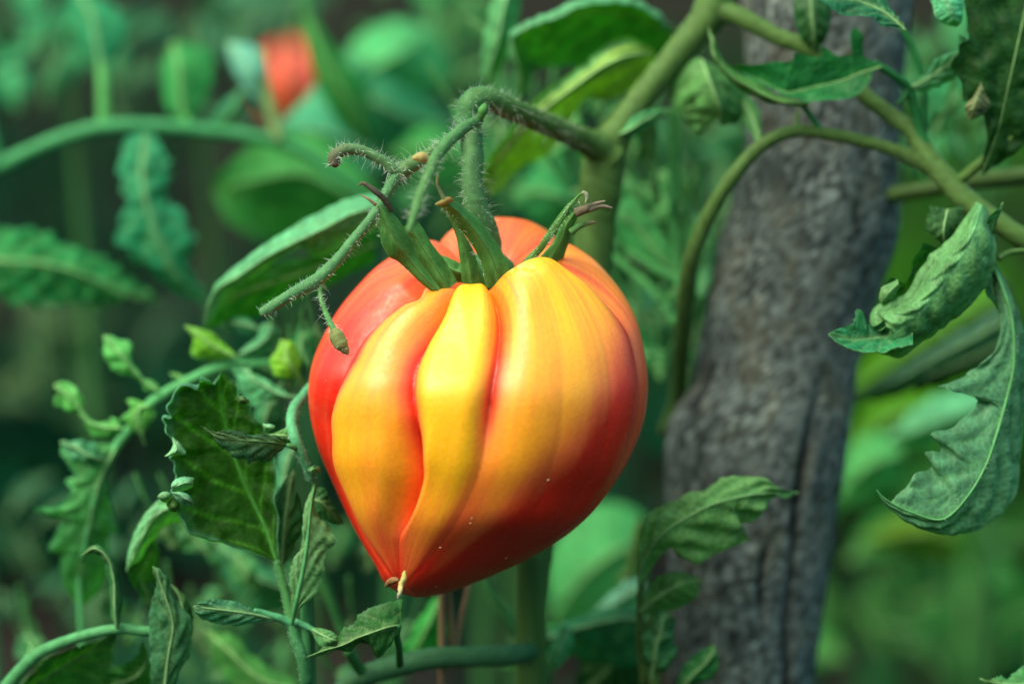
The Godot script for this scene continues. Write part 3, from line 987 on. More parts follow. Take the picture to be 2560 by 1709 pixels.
	leaf("leaf_lobe", rolled, D([2060, 640, 0, 2022, 658, -1, 2020, 690, 0]), D([2062, 650, -2, 2040, 672, -3, 2022, 695, -1]), D([2064, 652, 1, 2050, 685, 1, 2024, 700, 1]), {"col": Color(0.086, 0.270, 0.120), "teeth": 0.2, "rib": 0.0, "n": 20, "j": 6, "rim": Color(0.3, 0.2, 0.13)})
	leaf("leaf_lobe", rolled, D([2135, 470, 6, 2125, 520, 4, 2160, 560, 6]), D([2175, 480, 8, 2165, 530, 4, 2170, 570, 7]), D([2210, 470, 10, 2200, 520, 8, 2172, 575, 8]), {"col": Color(0.025, 0.088, 0.028), "teeth": 1.2, "nt": 7, "n": 30, "j": 7})
	# large hanging leaf at the right edge
	var hang := leaf("hanging_leaf", plant,
		T([1450, 330, 4, 1470, 480, 2, 1490, 600, 0, 1470, 690, -1, 1410, 755, -2, 1365, 785, -2, 1320, 820, -4, 1235, 850, -6, 1310, 868, -4, 1392, 882, -1, 1388, 930, -2, 1330, 990, -4, 1270, 1028, -6, 1198, 1046, -8, 1238, 1085, -6, 1235, 1122, -6, 1178, 1122, -8, 1205, 1185, -6, 1142, 1208, -8, 1100, 1265, -8, 1062, 1300, -8, 1040, 1330, -9, 1005, 1325, -10, 978, 1275, -12], 1600, 450, 1.651, 4),
		T([1450, 330, 3, 1500, 450, 0, 1538, 580, -1, 1545, 760, -1, 1508, 930, -2, 1470, 1060, -4, 1428, 1180, -6, 1350, 1310, -8, 1250, 1400, -9, 1120, 1370, -10, 1020, 1320, -11, 978, 1278, -12], 1600, 450, 1.651, 4),
		T([1460, 330, 6, 1540, 480, 4, 1590, 640, 6, 1592, 820, 6, 1586, 1000, 6, 1566, 1180, 5, 1560, 1280, 3, 1500, 1370, 0, 1400, 1440, -2, 1300, 1462, -4, 1200, 1452, -6, 1100, 1410, -8, 1020, 1350, -10, 978, 1282, -12], 1600, 450, 1.651, 4),
		{"col": Color(0.080, 0.225, 0.120), "teeth": 0.35, "nt": 22, "nv": 7.0, "slant": 1.9, "puff": 1.3, "crinkle": 0.5, "rib": 0.5, "vein": Color(0.108, 0.302, 0.120), "rim": Color(0.101, 0.270, 0.129), "n": 120, "j": 16, "ribcol": Color(0.086, 0.281, 0.101)})
	hairs(hang, T([1450, 330, -3, 1538, 580, -9, 1545, 760, -10, 1508, 930, -12, 1428, 1180, -15, 1250, 1400, -15], 1600, 450, 1.651, 8), [0.8, 0.4], 260, 0.9, 51, 0.0, 1.0, 0.025)
	leaf("hanging_leaf", plant, T([1435, 330, 8, 1428, 420, 4, 1440, 480, 2, 1490, 545, 4], 1600, 450, 1.651), T([1450, 330, 6, 1450, 420, 5, 1470, 500, 5, 1492, 548, 5], 1600, 450, 1.651), T([1455, 330, 8, 1475, 420, 8, 1490, 490, 8, 1494, 550, 6], 1600, 450, 1.651), {"col": DEEP, "teeth": 0.1, "rib": 0.2})
	leaf("hanging_leaf", plant, T([1505, 90, 2, 1455, 140, 0, 1425, 220, 2, 1440, 320, 4], 1600, 450, 1.651), T([1500, 92, 2, 1462, 170, 2, 1448, 240, 3, 1445, 320, 4], 1600, 450, 1.651), T([1500, 95, 2, 1470, 180, 4, 1460, 250, 5, 1450, 322, 4], 1600, 450, 1.651), {"col": GREEN, "teeth": 0.1, "rib": 0.2})
	tube("petiole", plant, T([1480, 325, 6, 1530, 298, 8, 1600, 292, 10], 1600, 450, 1.651), [0.9, 0.8, 0.8], OLIVE)

	leaf("leaf", plant, S([2570, 1660, 6, 2535, 1680, 5, 2520, 1694, 4, 2500, 1690, 3, 2480, 1698, 3, 2450, 1694, 4]), S([2600, 1700, 4, 2560, 1712, 2, 2500, 1708, 2, 2450, 1696, 4]), S([2620, 1740, 6, 2560, 1740, 5, 2500, 1724, 4, 2450, 1698, 4]), {"col": Color(0.03, 0.19, 0.07), "teeth": 0.6, "nt": 7, "n": 40, "rim": Color(0.10, 0.3, 0.16)})
	leaf("leaf", plant, S([1985, -40, 34, 1985, 30, 33, 2000, 90, 33, 2030, 128, 35]), S([2030, -40, 32, 2030, 30, 30, 2036, 90, 31, 2034, 130, 35]), S([2080, -40, 34, 2080, 30, 33, 2068, 90, 33, 2038, 130, 35]), {"col": Color(0.010, 0.075, 0.028), "n": 30})
	# leaves behind the main stem, soft
	leaf("leaf", plant, D([1545, 60, 70, 1500, 20, 66, 1420, -10, 60, 1320, -5, 54, 1240, 30, 52, 1190, 55, 52, 1172, 75, 54]), D([1545, 80, 76, 1480, 45, 70, 1400, 25, 64, 1300, 35, 58, 1220, 60, 54, 1172, 76, 54]), D([1545, 140, 84, 1450, 160, 84, 1380, 150, 80, 1290, 140, 76, 1215, 150, 70, 1190, 175, 62, 1172, 78, 54]),
		{"col": Color(0.030, 0.17, 0.035), "teeth": 0.6, "rim": Color(0.11, 0.36, 0.17), "puff": 1.5, "cup": 2.0, "roll": [3.0, 120.0, 0.0, 0.0]})
	leaf("leaf", plant, D([1185, -60, 80, 1140, -20, 76, 1115, 60, 74, 1105, 120, 76, 1112, 210, 80]), D([1195, -60, 78, 1160, 0, 70, 1145, 80, 70, 1125, 150, 74, 1112, 212, 80]), D([1205, -60, 80, 1192, 20, 78, 1180, 90, 78, 1150, 160, 80, 1114, 214, 80]), {"col": Color(0.065, 0.312, 0.156)})
	leaf("leaf", plant, D([1175, 78, 66, 1165, 120, 64, 1180, 170, 66, 1185, 230, 70]), D([1180, 78, 64, 1185, 130, 60, 1195, 180, 64, 1190, 230, 70]), D([1190, 80, 70, 1230, 130, 70, 1215, 190, 70, 1192, 232, 70]), {"col": Color(0.043, 0.177, 0.064)})
	var droop := leaf("drooping_leaf", plant,
		D([1500, 112, 52, 1440, 100, 48, 1390, 125, 46, 1330, 175, 44, 1270, 215, 44, 1215, 260, 46, 1170, 320, 50, 1130, 365, 54, 1113, 405, 58, 1122, 445, 60]),
		D([1500, 125, 54, 1440, 128, 46, 1380, 155, 42, 1310, 205, 42, 1250, 250, 44, 1200, 300, 48, 1160, 350, 52, 1135, 400, 58, 1125, 448, 60]),
		D([1500, 150, 60, 1470, 190, 62, 1400, 230, 62, 1350, 225, 62, 1320, 260, 62, 1290, 320, 62, 1250, 360, 62, 1200, 380, 62, 1150, 435, 62, 1126, 450, 60]),
		{"col": Color(0.19, 0.40, 0.10), "teeth": 0.6, "puff": 1.8, "nv": 6, "rim": Color(0.16, 0.40, 0.13), "roll": [1.5, 100.0, 0.0, 0.0]})
	leaf("drooping_leaf", plant, D([1600, 130, 50, 1550, 160, 48, 1535, 220, 48, 1560, 262, 46, 1600, 305, 46, 1590, 300, 46]), D([1610, 135, 44, 1630, 190, 36, 1650, 240, 36, 1650, 270, 40, 1600, 308, 46]), D([1615, 140, 54, 1690, 180, 52, 1710, 240, 52, 1690, 285, 50, 1640, 272, 48, 1602, 310, 46]),
		{"col": Color(0.068, 0.244, 0.092), "teeth": 0.6, "puff": 2.6, "nv": 6, "slant": 0.7, "rim": Color(0.115, 0.333, 0.138)})
	leaf("small_leaf", plant, D([1395, 315, 43, 1430, 290, 40, 1460, 262, 40, 1500, 250, 42, 1545, 248, 46]), D([1395, 316, 42, 1440, 300, 38, 1480, 275, 40, 1545, 250, 46]), D([1396, 317, 43, 1450, 312, 42, 1490, 290, 42, 1545, 252, 46]), {"col": Color(0.061, 0.281, 0.110), "teeth": 0.3})
	tube("petiole", plant, D([1545, 250, 70, 1548, 330, 72, 1545, 420, 74, 1550, 520, 74, 1556, 640, 72, 1580, 700, 60]), [1.7, 1.8, 1.7, 1.6, 1.5, 1.5], Color(0.075, 0.30, 0.09))
	tube("petiole", plant, D([1550, 640, 72, 1480, 600, 84, 1420, 560, 90, 1385, 520, 96]), [1.6, 1.2, 1.1, 1.0], Color(0.075, 0.30, 0.09))
	tube("petiole", plant, D([1553, 745, 66, 1520, 690, 76, 1460, 630, 84, 1400, 580, 90]), [1.6, 1.4, 1.2, 1.0], Color(0.075, 0.30, 0.09))
	leaf("leaf", plant, D([1555, 650, 80, 1470, 590, 86, 1420, 540, 92, 1390, 480, 96]), D([1555, 640, 76, 1500, 570, 82, 1450, 510, 88, 1390, 478, 96]), D([1555, 630, 76, 1535, 560, 80, 1480, 480, 86, 1440, 450, 92, 1390, 476, 96]), {"col": Color(0.045, 0.30, 0.09)})
	leaf("leaf", plant, D([1605, 560, 76, 1590, 520, 80, 1600, 480, 84]), D([1620, 570, 76, 1612, 525, 78, 1603, 480, 84]), D([1640, 570, 76, 1630, 520, 80, 1606, 480, 84]), {"col": PALE * 1.5})
	leaf("leaf", plant, D([1600, 680, 72, 1605, 620, 74, 1618, 560, 76, 1632, 520, 78]), D([1612, 680, 70, 1622, 620, 72, 1630, 565, 74, 1636, 520, 78]), D([1618, 680, 72, 1636, 620, 74, 1642, 565, 76, 1640, 520, 78]), {"col": PALE * 1.5})
	leaf("leaf", plant, D([1740, 335, 36, 1715, 290, 44, 1690, 250, 50, 1660, 230, 54]), D([1745, 335, 36, 1730, 280, 44, 1705, 235, 50, 1660, 228, 54]), D([1748, 335, 36, 1745, 275, 46, 1720, 220, 52, 1660, 226, 54]), {"col": Color(0.036, 0.177, 0.055), "n": 30})

	var rng := RandomNumberGenerator.new()
	rng.seed = 5
	for area in [[1385, 300, 1640, 880, 62, 130, 26, 105, Color(0.030, 0.20, 0.065)], [1120, 100, 1500, 420, 80, 150, 14, 110, Color(0.035, 0.22, 0.06)], [2080, 60, 2300, 420, 70, 150, 8, 90, Color(0.03, 0.22, 0.08)]]:
		for k in area[6]:
			var z := rng.randf_range(area[4], area[5])
			var tip := at(rng.randf_range(area[0], area[2]) * D2S, rng.randf_range(area[1], area[3]) * D2S, z)
			var len: float = area[7] * rng.randf_range(0.6, 1.2) * D2S * PX * (DIST + z / 1000.0) / DIST
			var a := rng.randf_range(-1.3, 1.3)
			var dir := (eye.basis * Vector3(sin(a), -cos(a), rng.randf_range(-0.3, 0.6))).normalized()
			var face := (Vector3.UP + eye.basis.z * rng.randf_range(0.0, 1.4) + eye.basis.x * rng.randf_range(-1.0, 0.4)).normalized()
			free_leaf("leaf", plant, tip - dir * len, tip, face, len * rng.randf_range(0.18, 0.30), {"n": 30, "j": 6, "col": area[8] * rng.randf_range(0.4, 1.6), "teeth": 1.6, "nt": 5, "rib": 0.5, "seed": k, "sag": rng.randf_range(-0.1, 0.3), "fold": rng.randf_range(-0.3, 0.5), "crinkle": 1.2})
			tube("petiole", plant, PackedVector3Array([tip - dir * len * 1.6 + Vector3(0, 0.008, 0), tip - dir * len * 1.25 + Vector3(0, 0.003, 0), tip - dir * len]), [0.8, 0.7, 0.5], Color(0.045, 0.17, 0.05))

	# sprig crossing the stake low on the right of the fruit
	var sprig := thing("tomato_seedling", "young tomato shoot with one broad pale veined leaf across the lower stake", "plant", Vector3(at(1600, 1709, 46).x, 0, at(1600, 1709, 46).z))
	var sf := base
	var sp := D([1500, 1700, 38, 1480, 1568, 38, 1470, 1480, 36, 1468, 1400, 34, 1470, 1320, 32])
	sp.insert(0, sf)
	tube("stem", sprig, sp, [2.0, 1.6, 1.4, 1.2, 1.0, 0.8], OLIVE * 0.8)
	leaf("leaf", sprig,
		D([1462, 1340, 30, 1465, 1250, 26, 1475, 1200, 24, 1500, 1170, 22, 1560, 1140, 20, 1620, 1120, 18, 1660, 1095, 18, 1710, 1092, 18, 1760, 1098, 18, 1790, 1120, 19, 1832, 1128, 22]),
		D([1464, 1340, 30, 1480, 1280, 24, 1520, 1225, 18, 1570, 1190, 16, 1640, 1155, 14, 1720, 1135, 15, 1780, 1130, 18, 1832, 1130, 22]),
		D([1470, 1345, 32, 1520, 1270, 26, 1560, 1255, 24, 1600, 1290, 22, 1650, 1265, 21, 1720, 1240, 20, 1690, 1225, 20, 1680, 1205, 20, 1740, 1190, 20, 1760, 1150, 20, 1800, 1136, 21, 1832, 1132, 22]),
		{"col": Color(0.125, 0.29, 0.10), "teeth": 0.3, "nt": 12, "puff": 2.8, "nv": 5.5, "slant": 1.6, "vein": Color(0.115, 0.343, 0.129), "n": 80, "j": 14, "crinkle": 0.8})
	leaf("leaf", sprig, D([1468, 1400, 32, 1500, 1330, 30, 1550, 1310, 28, 1608, 1325, 28]), D([1468, 1402, 32, 1510, 1370, 28, 1560, 1340, 27, 1608, 1330, 28]), D([1470, 1410, 32, 1540, 1400, 30, 1590, 1375, 29, 1610, 1335, 28]), {"col": Color(0.032, 0.146, 0.046), "teeth": 0.4, "nt": 6, "n": 40})
	leaf("leaf", sprig, D([1490, 1560, 34, 1475, 1500, 32, 1490, 1420, 30, 1530, 1400, 30]), D([1495, 1560, 33, 1505, 1490, 28, 1520, 1430, 28, 1530, 1402, 30]), D([1500, 1562, 34, 1545, 1500, 32, 1550, 1440, 31, 1532, 1404, 30]), {"col": Color(0.022, 0.125, 0.046), "crinkle": 1.8, "puff": 2.5, "n": 40})
	leaf("leaf", sprig, D([1540, 1600, 34, 1570, 1530, 32, 1610, 1490, 30, 1640, 1478, 30]), D([1545, 1600, 34, 1590, 1550, 30, 1625, 1515, 29, 1642, 1480, 30]), D([1550, 1602, 34, 1620, 1560, 33, 1648, 1520, 31, 1644, 1482, 30]), {"col": Color(0.014, 0.125, 0.041), "crinkle": 1.2, "n": 30})


func left_plant() -> void:
	var foot := at(800, 2500, 0)
	foot.y = 0.0
	var plant := thing("tomato_plant", "young tomato shoot with a broad dark backlit leaf, left of the big tomato", "plant", foot)
	var stem := S([729, 1558, 0, 740, 1600, 0, 754, 1640, 0, 765, 1709, 2, 775, 1800, 6])
	stem.append(foot)
	tube("stem", plant, stem, [1.3, 1.6, 1.6, 1.6, 1.8, 3.0], Color(0.040, 0.166, 0.064))
	hairs(plant, S([690, 1402, 3, 708, 1462, 2, 723, 1525, 1, 730, 1560, 0, 740, 1600, 0, 754, 1640, 0, 765, 1709, 2]), [1.1, 1.2, 1.4, 1.6, 1.6, 1.6, 1.6], 420, 0.9, 62, 0.0, 1.0, 0.03)
	# broad dark leaf seen against the light
	var big := leaf("broad_leaf", plant,
		S([684, 1400, 2, 639, 1384, 0, 560, 1358, -1, 526, 1347, -2, 480, 1330, -3, 462, 1300, -3, 452, 1278, -3, 440, 1240, -3, 432, 1220, -3, 446, 1187, -3, 436, 1160, -3, 425, 1142, -3, 442, 1122, -3, 432, 1098, -2, 420, 1078, -2, 416, 1058, -2, 413, 1044, -2, 428, 1038, -2, 424, 1020, -2, 434, 995, -1, 450, 975, 0, 465, 962, 0, 505, 958, 1, 528, 958, 1, 545, 940, 2, 553, 928, 3]),
		S([690, 1402, 3, 668, 1330, 5, 640, 1270, 6, 612, 1210, 6, 588, 1150, 6, 570, 1090, 6, 556, 1020, 5, 552, 960, 4, 553, 928, 3]),
		S([694, 1400, 3, 690, 1330, 4, 688, 1240, 4, 685, 1160, 4, 668, 1100, 3, 662, 1070, 3, 650, 1056, 3, 630, 1040, 3, 622, 1018, 3, 604, 1002, 3, 594, 998, 3, 592, 965, 3, 575, 948, 3, 553, 928, 3]),
		{"col": Color(0.022, 0.100, 0.009), "vein": Color(0.094, 0.354, 0.028), "mat": M.thin_leaf, "rim": Color(0.115, 0.374, 0.221), "rimmed": 0.4, "teeth": 0.7, "nt": 9, "nv": 5.0, "slant": 1.3, "puff": 0.5, "crinkle": 0.7, "roll": [1.1, 125.0, 0.7, 90.0], "n": 120, "j": 16, "rib": 0.6, "ribcol": Color(0.036, 0.156, 0.028)})
	var pale := {"col": Color(0.144, 0.437, 0.276), "rib": 0.0, "teeth": 0.1, "n": 24, "j": 7, "puff": 0.2, "crinkle": 0.4, "bulge": 1.0}
	leaf("leaf_lobe", big, T([110, 1060, -5, 112, 1150, -7, 80, 1200, -8, 38, 1240, -8], 400, 800, 3.646), T([140, 1090, -5, 150, 1180, -8, 100, 1225, -8, 38, 1243, -8], 400, 800, 3.646), T([170, 1110, -4, 226, 1195, -5, 218, 1228, -6, 120, 1240, -7, 38, 1246, -8], 400, 800, 3.646), pale)
	leaf("leaf_lobe", big, T([1335, 150, -5, 1250, 138, -7, 1185, 180, -8, 1178, 215, -8], 0, 1140, 2.756), T([1330, 180, -5, 1265, 188, -8, 1210, 210, -8, 1180, 218, -8], 0, 1140, 2.756), T([1325, 215, -4, 1280, 238, -5, 1215, 245, -7, 1182, 224, -8], 0, 1140, 2.756), pale)
	leaf("leaf_lobe", big, T([1330, 325, -5, 1300, 270, -7, 1240, 243, -8, 1178, 246, -7], 0, 1140, 2.756), T([1328, 330, -5, 1290, 305, -8, 1240, 275, -8, 1178, 250, -7], 0, 1140, 2.756), T([1325, 340, -4, 1270, 345, -5, 1215, 305, -7, 1178, 254, -7], 0, 1140, 2.756), pale)
	leaf("leaf_lobe", big, T([1185, 290, -5, 1170, 255, -7, 1120, 245, -8, 1082, 275, -7], 0, 1140, 2.756), T([1182, 295, -5, 1150, 285, -8, 1120, 280, -8, 1082, 278, -7], 0, 1140, 2.756), T([1178, 310, -4, 1140, 320, -5, 1105, 312, -7, 1083, 282, -7], 0, 1140, 2.756), pale)
	leaf("leaf_lobe", big, T([1150, 300, -4, 1140, 340, -5, 1170, 378, -5, 1225, 380, -4], 0, 1140, 2.756), T([1170, 295, -5, 1180, 340, -7, 1200, 360, -7, 1230, 375, -4], 0, 1140, 2.756), T([1190, 290, -4, 1225, 310, -5, 1240, 340, -5, 1240, 370, -4], 0, 1140, 2.756), {"col": Color(0.050, 0.198, 0.046), "rib": 0.0, "teeth": 0.1, "n": 20, "j": 6, "bulge": 1.0})
	leaf("leaf_lobe", big, T([700, 700, 1, 720, 690, -1, 770, 700, -2, 815, 745, 0], 400, 800, 3.646), T([705, 720, 0, 740, 725, -3, 780, 735, -3, 815, 750, 0], 400, 800, 3.646), T([715, 750, 1, 750, 765, 0, 785, 770, -1, 812, 760, 0], 400, 800, 3.646), {"col": Color(0.022, 0.104, 0.028), "rim": Color(0.144, 0.416, 0.258), "rib": 0.0, "teeth": 0.2, "n": 20, "j": 6})
	leaf("leaf_lobe", big, T([930, 940, 0, 960, 945, -2, 1010, 945, -2, 1048, 965, -1], 400, 800, 3.646), T([940, 980, 0, 970, 975, -3, 1010, 985, -3, 1048, 970, -1], 400, 800, 3.646), T([950, 1035, 1, 980, 1020, 0, 1020, 1000, -1, 1046, 975, -1], 400, 800, 3.646), pale)
	tube("petiole", plant, S([690, 1402, 3, 708, 1462, 2, 723, 1525, 1, 730, 1560, 0]), [1.1, 1.2, 1.4, 1.6], Color(0.040, 0.156, 0.046))
	# small dark leaf in front of it
	leaf("small_leaf", plant,
		T([1150, 1135, 0, 1080, 1060, -2, 950, 1038, -3, 800, 1042, -4, 740, 1012, -4, 600, 1003, -5, 500, 1018, -5, 420, 990, -5, 365, 963, -5], 400, 800, 3.646, -8), T([1152, 1140, 0, 1020, 1118, -3, 900, 1108, -4, 700, 1092, -5, 500, 1030, -5, 365, 965, -5], 400, 800, 3.646, -8), T([1150, 1145, 0, 1080, 1215, -1, 960, 1290, -2, 880, 1275, -3, 800, 1312, -3, 760, 1258, -3, 660, 1250, -4, 620, 1195, -4, 540, 1155, -5, 500, 1085, -5, 430, 1010, -5, 365, 967, -5], 400, 800, 3.646, -8),
		{"col": Color(0.012, 0.062, 0.028), "teeth": 0.4, "nt": 12, "nv": 5, "rib": 0.3, "ribcol": Color(0.029, 0.083, 0.028)})
	var pet := S([790, 950, 20, 762, 985, 12, 735, 1020, 4, 728, 1055, -2, 735, 1090, -6, 748, 1122, -6, 764, 1160, -4, 778, 1200, -2])
	hairs(plant, pet, [1.2, 1.4, 1.5, 1.5, 1.5, 1.4, 1.2, 1.1], 420, 0.9, 61, 0.0, 1.0, 0.03)
	tube("petiole", plant, pet, [1.2, 1.4, 1.5, 1.5, 1.5, 1.4, 1.2, 1.1], Color(0.072, 0.281, 0.138))
	tube("petiole", plant, S([716, 1112, -8, 730, 1116, -8, 746, 1122, -6]), [0.6, 0.7, 0.9], Color(0.050, 0.177, 0.055))
	leaf("small_leaf", plant, S([672, 1085, -2, 700, 1075, -4, 725, 1070, -4, 735, 1085, -4]), S([672, 1088, -2, 705, 1088, -5, 722, 1092, -5, 738, 1100, -5]), S([675, 1090, -2, 705, 1100, -4, 722, 1110, -4, 740, 1110, -5]), {"col": Color(0.043, 0.177, 0.037), "rim": Color(0.115, 0.374, 0.221), "n": 24, "j": 6, "teeth": 0.2})
	# upright pale leaf beside the fruit
	leaf("upright_leaf", plant,
		T([243, 1155, 0, 236, 1060, -2, 240, 960, -3, 226, 850, -4, 240, 760, -4, 265, 690, -4, 310, 640, -3, 318, 520, -3, 330, 380, -2, 375, 240, 0, 392, 150, 0, 385, 105, 2], 640, 1140, 2.756, -2), T([245, 1160, 0, 280, 980, -4, 322, 780, -4.5, 350, 600, -4, 368, 420, -3, 385, 280, -2, 400, 200, 0, 388, 105, 2], 640, 1140, 2.756, -2), T([248, 1158, 0, 300, 1060, -3, 400, 960, -3, 440, 880, -2, 468, 780, -2, 470, 700, -2, 515, 640, -1, 552, 580, -1, 530, 520, 0, 500, 470, 1, 450, 450, 1, 420, 400, 1, 400, 280, 1, 412, 180, 1, 388, 106, 2], 640, 1140, 2.756, -2),
		{"col": Color(0.090, 0.255, 0.120), "rim": Color(0.094, 0.333, 0.175), "teeth": 0.3, "nt": 12, "nv": 7, "slant": 2.2, "puff": 0.9, "n": 90, "rib": 0.65, "ribcol": Color(0.065, 0.250, 0.092)})
	leaf("upright_leaf", plant, T([388, 230, 4, 470, 215, 4, 510, 290, 4, 560, 380, 5, 608, 460, 8], 640, 1140, 2.756, 2), T([390, 300, 3, 450, 320, 2, 520, 390, 4, 608, 462, 8], 640, 1140, 2.756, 2), T([395, 420, 4, 450, 440, 4, 540, 470, 6, 608, 465, 8], 640, 1140, 2.756, 2), {"col": Color(0.022, 0.125, 0.046), "teeth": 0.3, "n": 40})
	leaf("curled_lobe", plant, T([350, 100, 0, 372, 75, -2, 405, 58, -2, 440, 70, 0], 640, 1140, 2.756, -3), T([360, 120, -1, 385, 95, -4, 410, 85, -4, 442, 90, 0], 640, 1140, 2.756, -3), T([375, 160, 0, 385, 125, -2, 410, 110, -2, 444, 112, 0], 640, 1140, 2.756, -3), {"col": Color(0.065, 0.260, 0.120), "n": 20, "j": 6, "teeth": 0.1, "rib": 0.0})
	# dark leaf behind
	leaf("leaf", plant, T([180, 760, 10, 130, 560, 10, 80, 430, 10, 110, 330, 10, 180, 200, 10, 250, 95, 10], 640, 1140, 2.756), T([182, 760, 9, 190, 560, 7, 205, 400, 7, 230, 230, 8, 255, 92, 10], 640, 1140, 2.756), T([186, 760, 10, 250, 660, 10, 318, 520, 10, 335, 420, 10, 300, 270, 10, 265, 230, 10, 280, 160, 10, 262, 90, 10], 640, 1140, 2.756), {"col": Color(0.013, 0.088, 0.032), "teeth": 0.4, "nv": 5, "rib": 0.4})
	# three small ones at the fork
	tube("petiole", plant, S([729, 1558, 0, 700, 1545, -1, 660, 1532, -2, 635, 1525, -3]), [1.3, 1.0, 0.8, 0.6], Color(0.065, 0.260, 0.129))
	leaf("small_leaf", plant, S([690, 1545, -1, 640, 1525, -3, 590, 1502, -4, 540, 1498, -5, 505, 1502, -6, 481, 1514, -6]), S([690, 1548, -1, 630, 1535, -4, 560, 1525, -6, 481, 1516, -6]), S([690, 1552, -1, 640, 1556, -3, 590, 1563, -4, 540, 1560, -4, 500, 1545, -5, 481, 1518, -6]), {"col": Color(0.032, 0.156, 0.083), "teeth": 0.3, "nv": 6})
	tube("petiole", plant, S([731, 1555, 0, 755, 1560, -1, 785, 1575, -2, 806, 1584, -3]), [1.2, 0.9, 0.7, 0.5], Color(0.072, 0.281, 0.138))
	leaf("small_leaf", plant, S([776, 1568, -2, 800, 1570, -3, 828, 1578, -4, 848, 1597, -4]), S([778, 1572, -2, 802, 1585, -4, 828, 1598, -5, 848, 1600, -4]), S([778, 1576, -2, 788, 1600, -3, 805, 1618, -4, 830, 1616, -4, 848, 1603, -4]), {"col": Color(0.054, 0.229, 0.101), "teeth": 0.2, "n": 30})
	leaf("leaf", plant,
		T([985, 1160, 0, 1000, 1080, 1, 1012, 990, 2, 940, 998, 1, 860, 1018, 0, 790, 1042, 0, 745, 1070, 0, 700, 1092, 0, 690, 1130, 0, 655, 1165, 0, 600, 1190, 0, 575, 1250, 0, 560, 1310, 0, 470, 1310, -2, 420, 1345, -2, 345, 1382, -3], 640, 1140, 2.756, -6), T([985, 1165, 0, 900, 1180, -2, 800, 1215, -3, 700, 1250, -3, 600, 1300, -3, 480, 1335, -3, 345, 1384, -3], 640, 1140, 2.756, -6), T([975, 1215, 0, 930, 1300, 1, 850, 1392, 2, 818, 1380, 2, 800, 1312, 1, 730, 1290, 1, 680, 1310, 1, 650, 1352, 1, 560, 1340, 0, 470, 1372, -1, 345, 1386, -3], 640, 1140, 2.756, -6),
		{"col": Color(0.023, 0.120, 0.035), "rim": Color(0.072, 0.260, 0.120), "teeth": 0.35, "nt": 18, "nv": 5, "n": 90, "rib": 0.3})
	tube("petiole", plant, T([984, 1160, 0, 972, 1240, 2, 985, 1330, 6, 990, 1440, 14], 640, 1140, 2.756, -6), [0.8, 0.8, 0.9, 1.1], Color(0.022, 0.114, 0.032))
	tube("creeping_stem", plant, S([800, 1790, 24, 876, 1709, 24, 923, 1684, 24, 1003, 1662, 26, 1094, 1644, 28, 1200, 1640, 30, 1290, 1636, 34, 1334, 1620, 44]), [3.0, 3.0, 3.0, 3.0, 3.0, 2.9, 2.9, 2.6], Color(0.036, 0.114, 0.051))
	tube("petiole", plant, S([868, 1625, 16, 890, 1660, 20, 915, 1690, 24]), [1.3, 1.5, 1.8], Color(0.029, 0.135, 0.037))
	# narrow leaves in the lower left
	leaf("upright_leaf", plant, S([400, 1730, 8, 378, 1700, 6, 374, 1640, 4, 372, 1580, 3, 374, 1520, 2, 390, 1465, 1, 384, 1435, 0, 380, 1415, 0]), S([410, 1730, 6, 420, 1640, 3, 432, 1560, 1.5, 412, 1490, 0, 392, 1440, 0, 381, 1415, 0]), S([430, 1730, 8, 450, 1680, 6, 476, 1620, 5, 478, 1560, 4, 452, 1510, 3, 430, 1488, 2, 420, 1450, 1, 402, 1425, 0, 383, 1415, 0]), {"col": Color(0.040, 0.150, 0.070), "rim": Color(0.065, 0.229, 0.120), "teeth": 0.4, "nv": 6, "rib": 0.4, "puff": 1.2})
	leaf("upright_leaf", plant, S([440, 1640, 12, 430, 1560, 10, 445, 1500, 9, 425, 1460, 8]), S([455, 1645, 11, 458, 1560, 8, 452, 1500, 8, 427, 1460, 8]), S([470, 1650, 12, 482, 1560, 11, 470, 1500, 10, 430, 1461, 8]), {"col": Color(0.018, 0.104, 0.032), "teeth": 0.3, "n": 40})
	leaf("thin_curled_leaf", plant, S([288, 1570, 6, 272, 1520, 6, 270, 1450, 6, 258, 1405, 5, 235, 1382, 4, 203, 1391, 4]), S([291, 1570, 5, 286, 1520, 3, 284, 1450, 3, 268, 1395, 2, 235, 1371, 2, 203, 1389, 4]), S([296, 1570, 6, 304, 1520, 6, 298, 1450, 6, 276, 1385, 5, 238, 1364, 4, 203, 1387, 4]), {"col": Color(0.022, 0.125, 0.041), "teeth": 0.1, "rim": Color(0.072, 0.260, 0.138)})
	tube("branch", plant, S([-40, 1790, 20, 22, 1709, 18, 60, 1665, 16, 109, 1626, 14, 203, 1590, 10, 290, 1572, 8, 345, 1576, 8, 390, 1590, 9, 420, 1680, 12, 430, 1800, 20]), [2.0, 1.9, 1.8, 1.6, 1.5, 1.4, 1.4, 1.4, 1.5, 1.8], Color(0.061, 0.229, 0.092))
	leaf("leaf", plant, S([22, 1709, 18, 109, 1630, 15, 203, 1594, 12, 290, 1576, 10]), S([60, 1730, 26, 150, 1670, 22, 220, 1630, 16, 290, 1578, 10]), S([150, 1780, 34, 240, 1720, 28, 270, 1650, 20, 292, 1580, 10]), {"col": Color(0.032, 0.156, 0.041), "cup": 3.0})
	leaf("leaf", plant, S([70, 1600, 20, 90, 1622, 16, 112, 1628, 14]), S([62, 1640, 18, 85, 1645, 15, 112, 1630, 14]), S([50, 1680, 18, 80, 1665, 16, 112, 1632, 14]), {"col": Color(0.065, 0.260, 0.110), "n": 20, "j": 6})
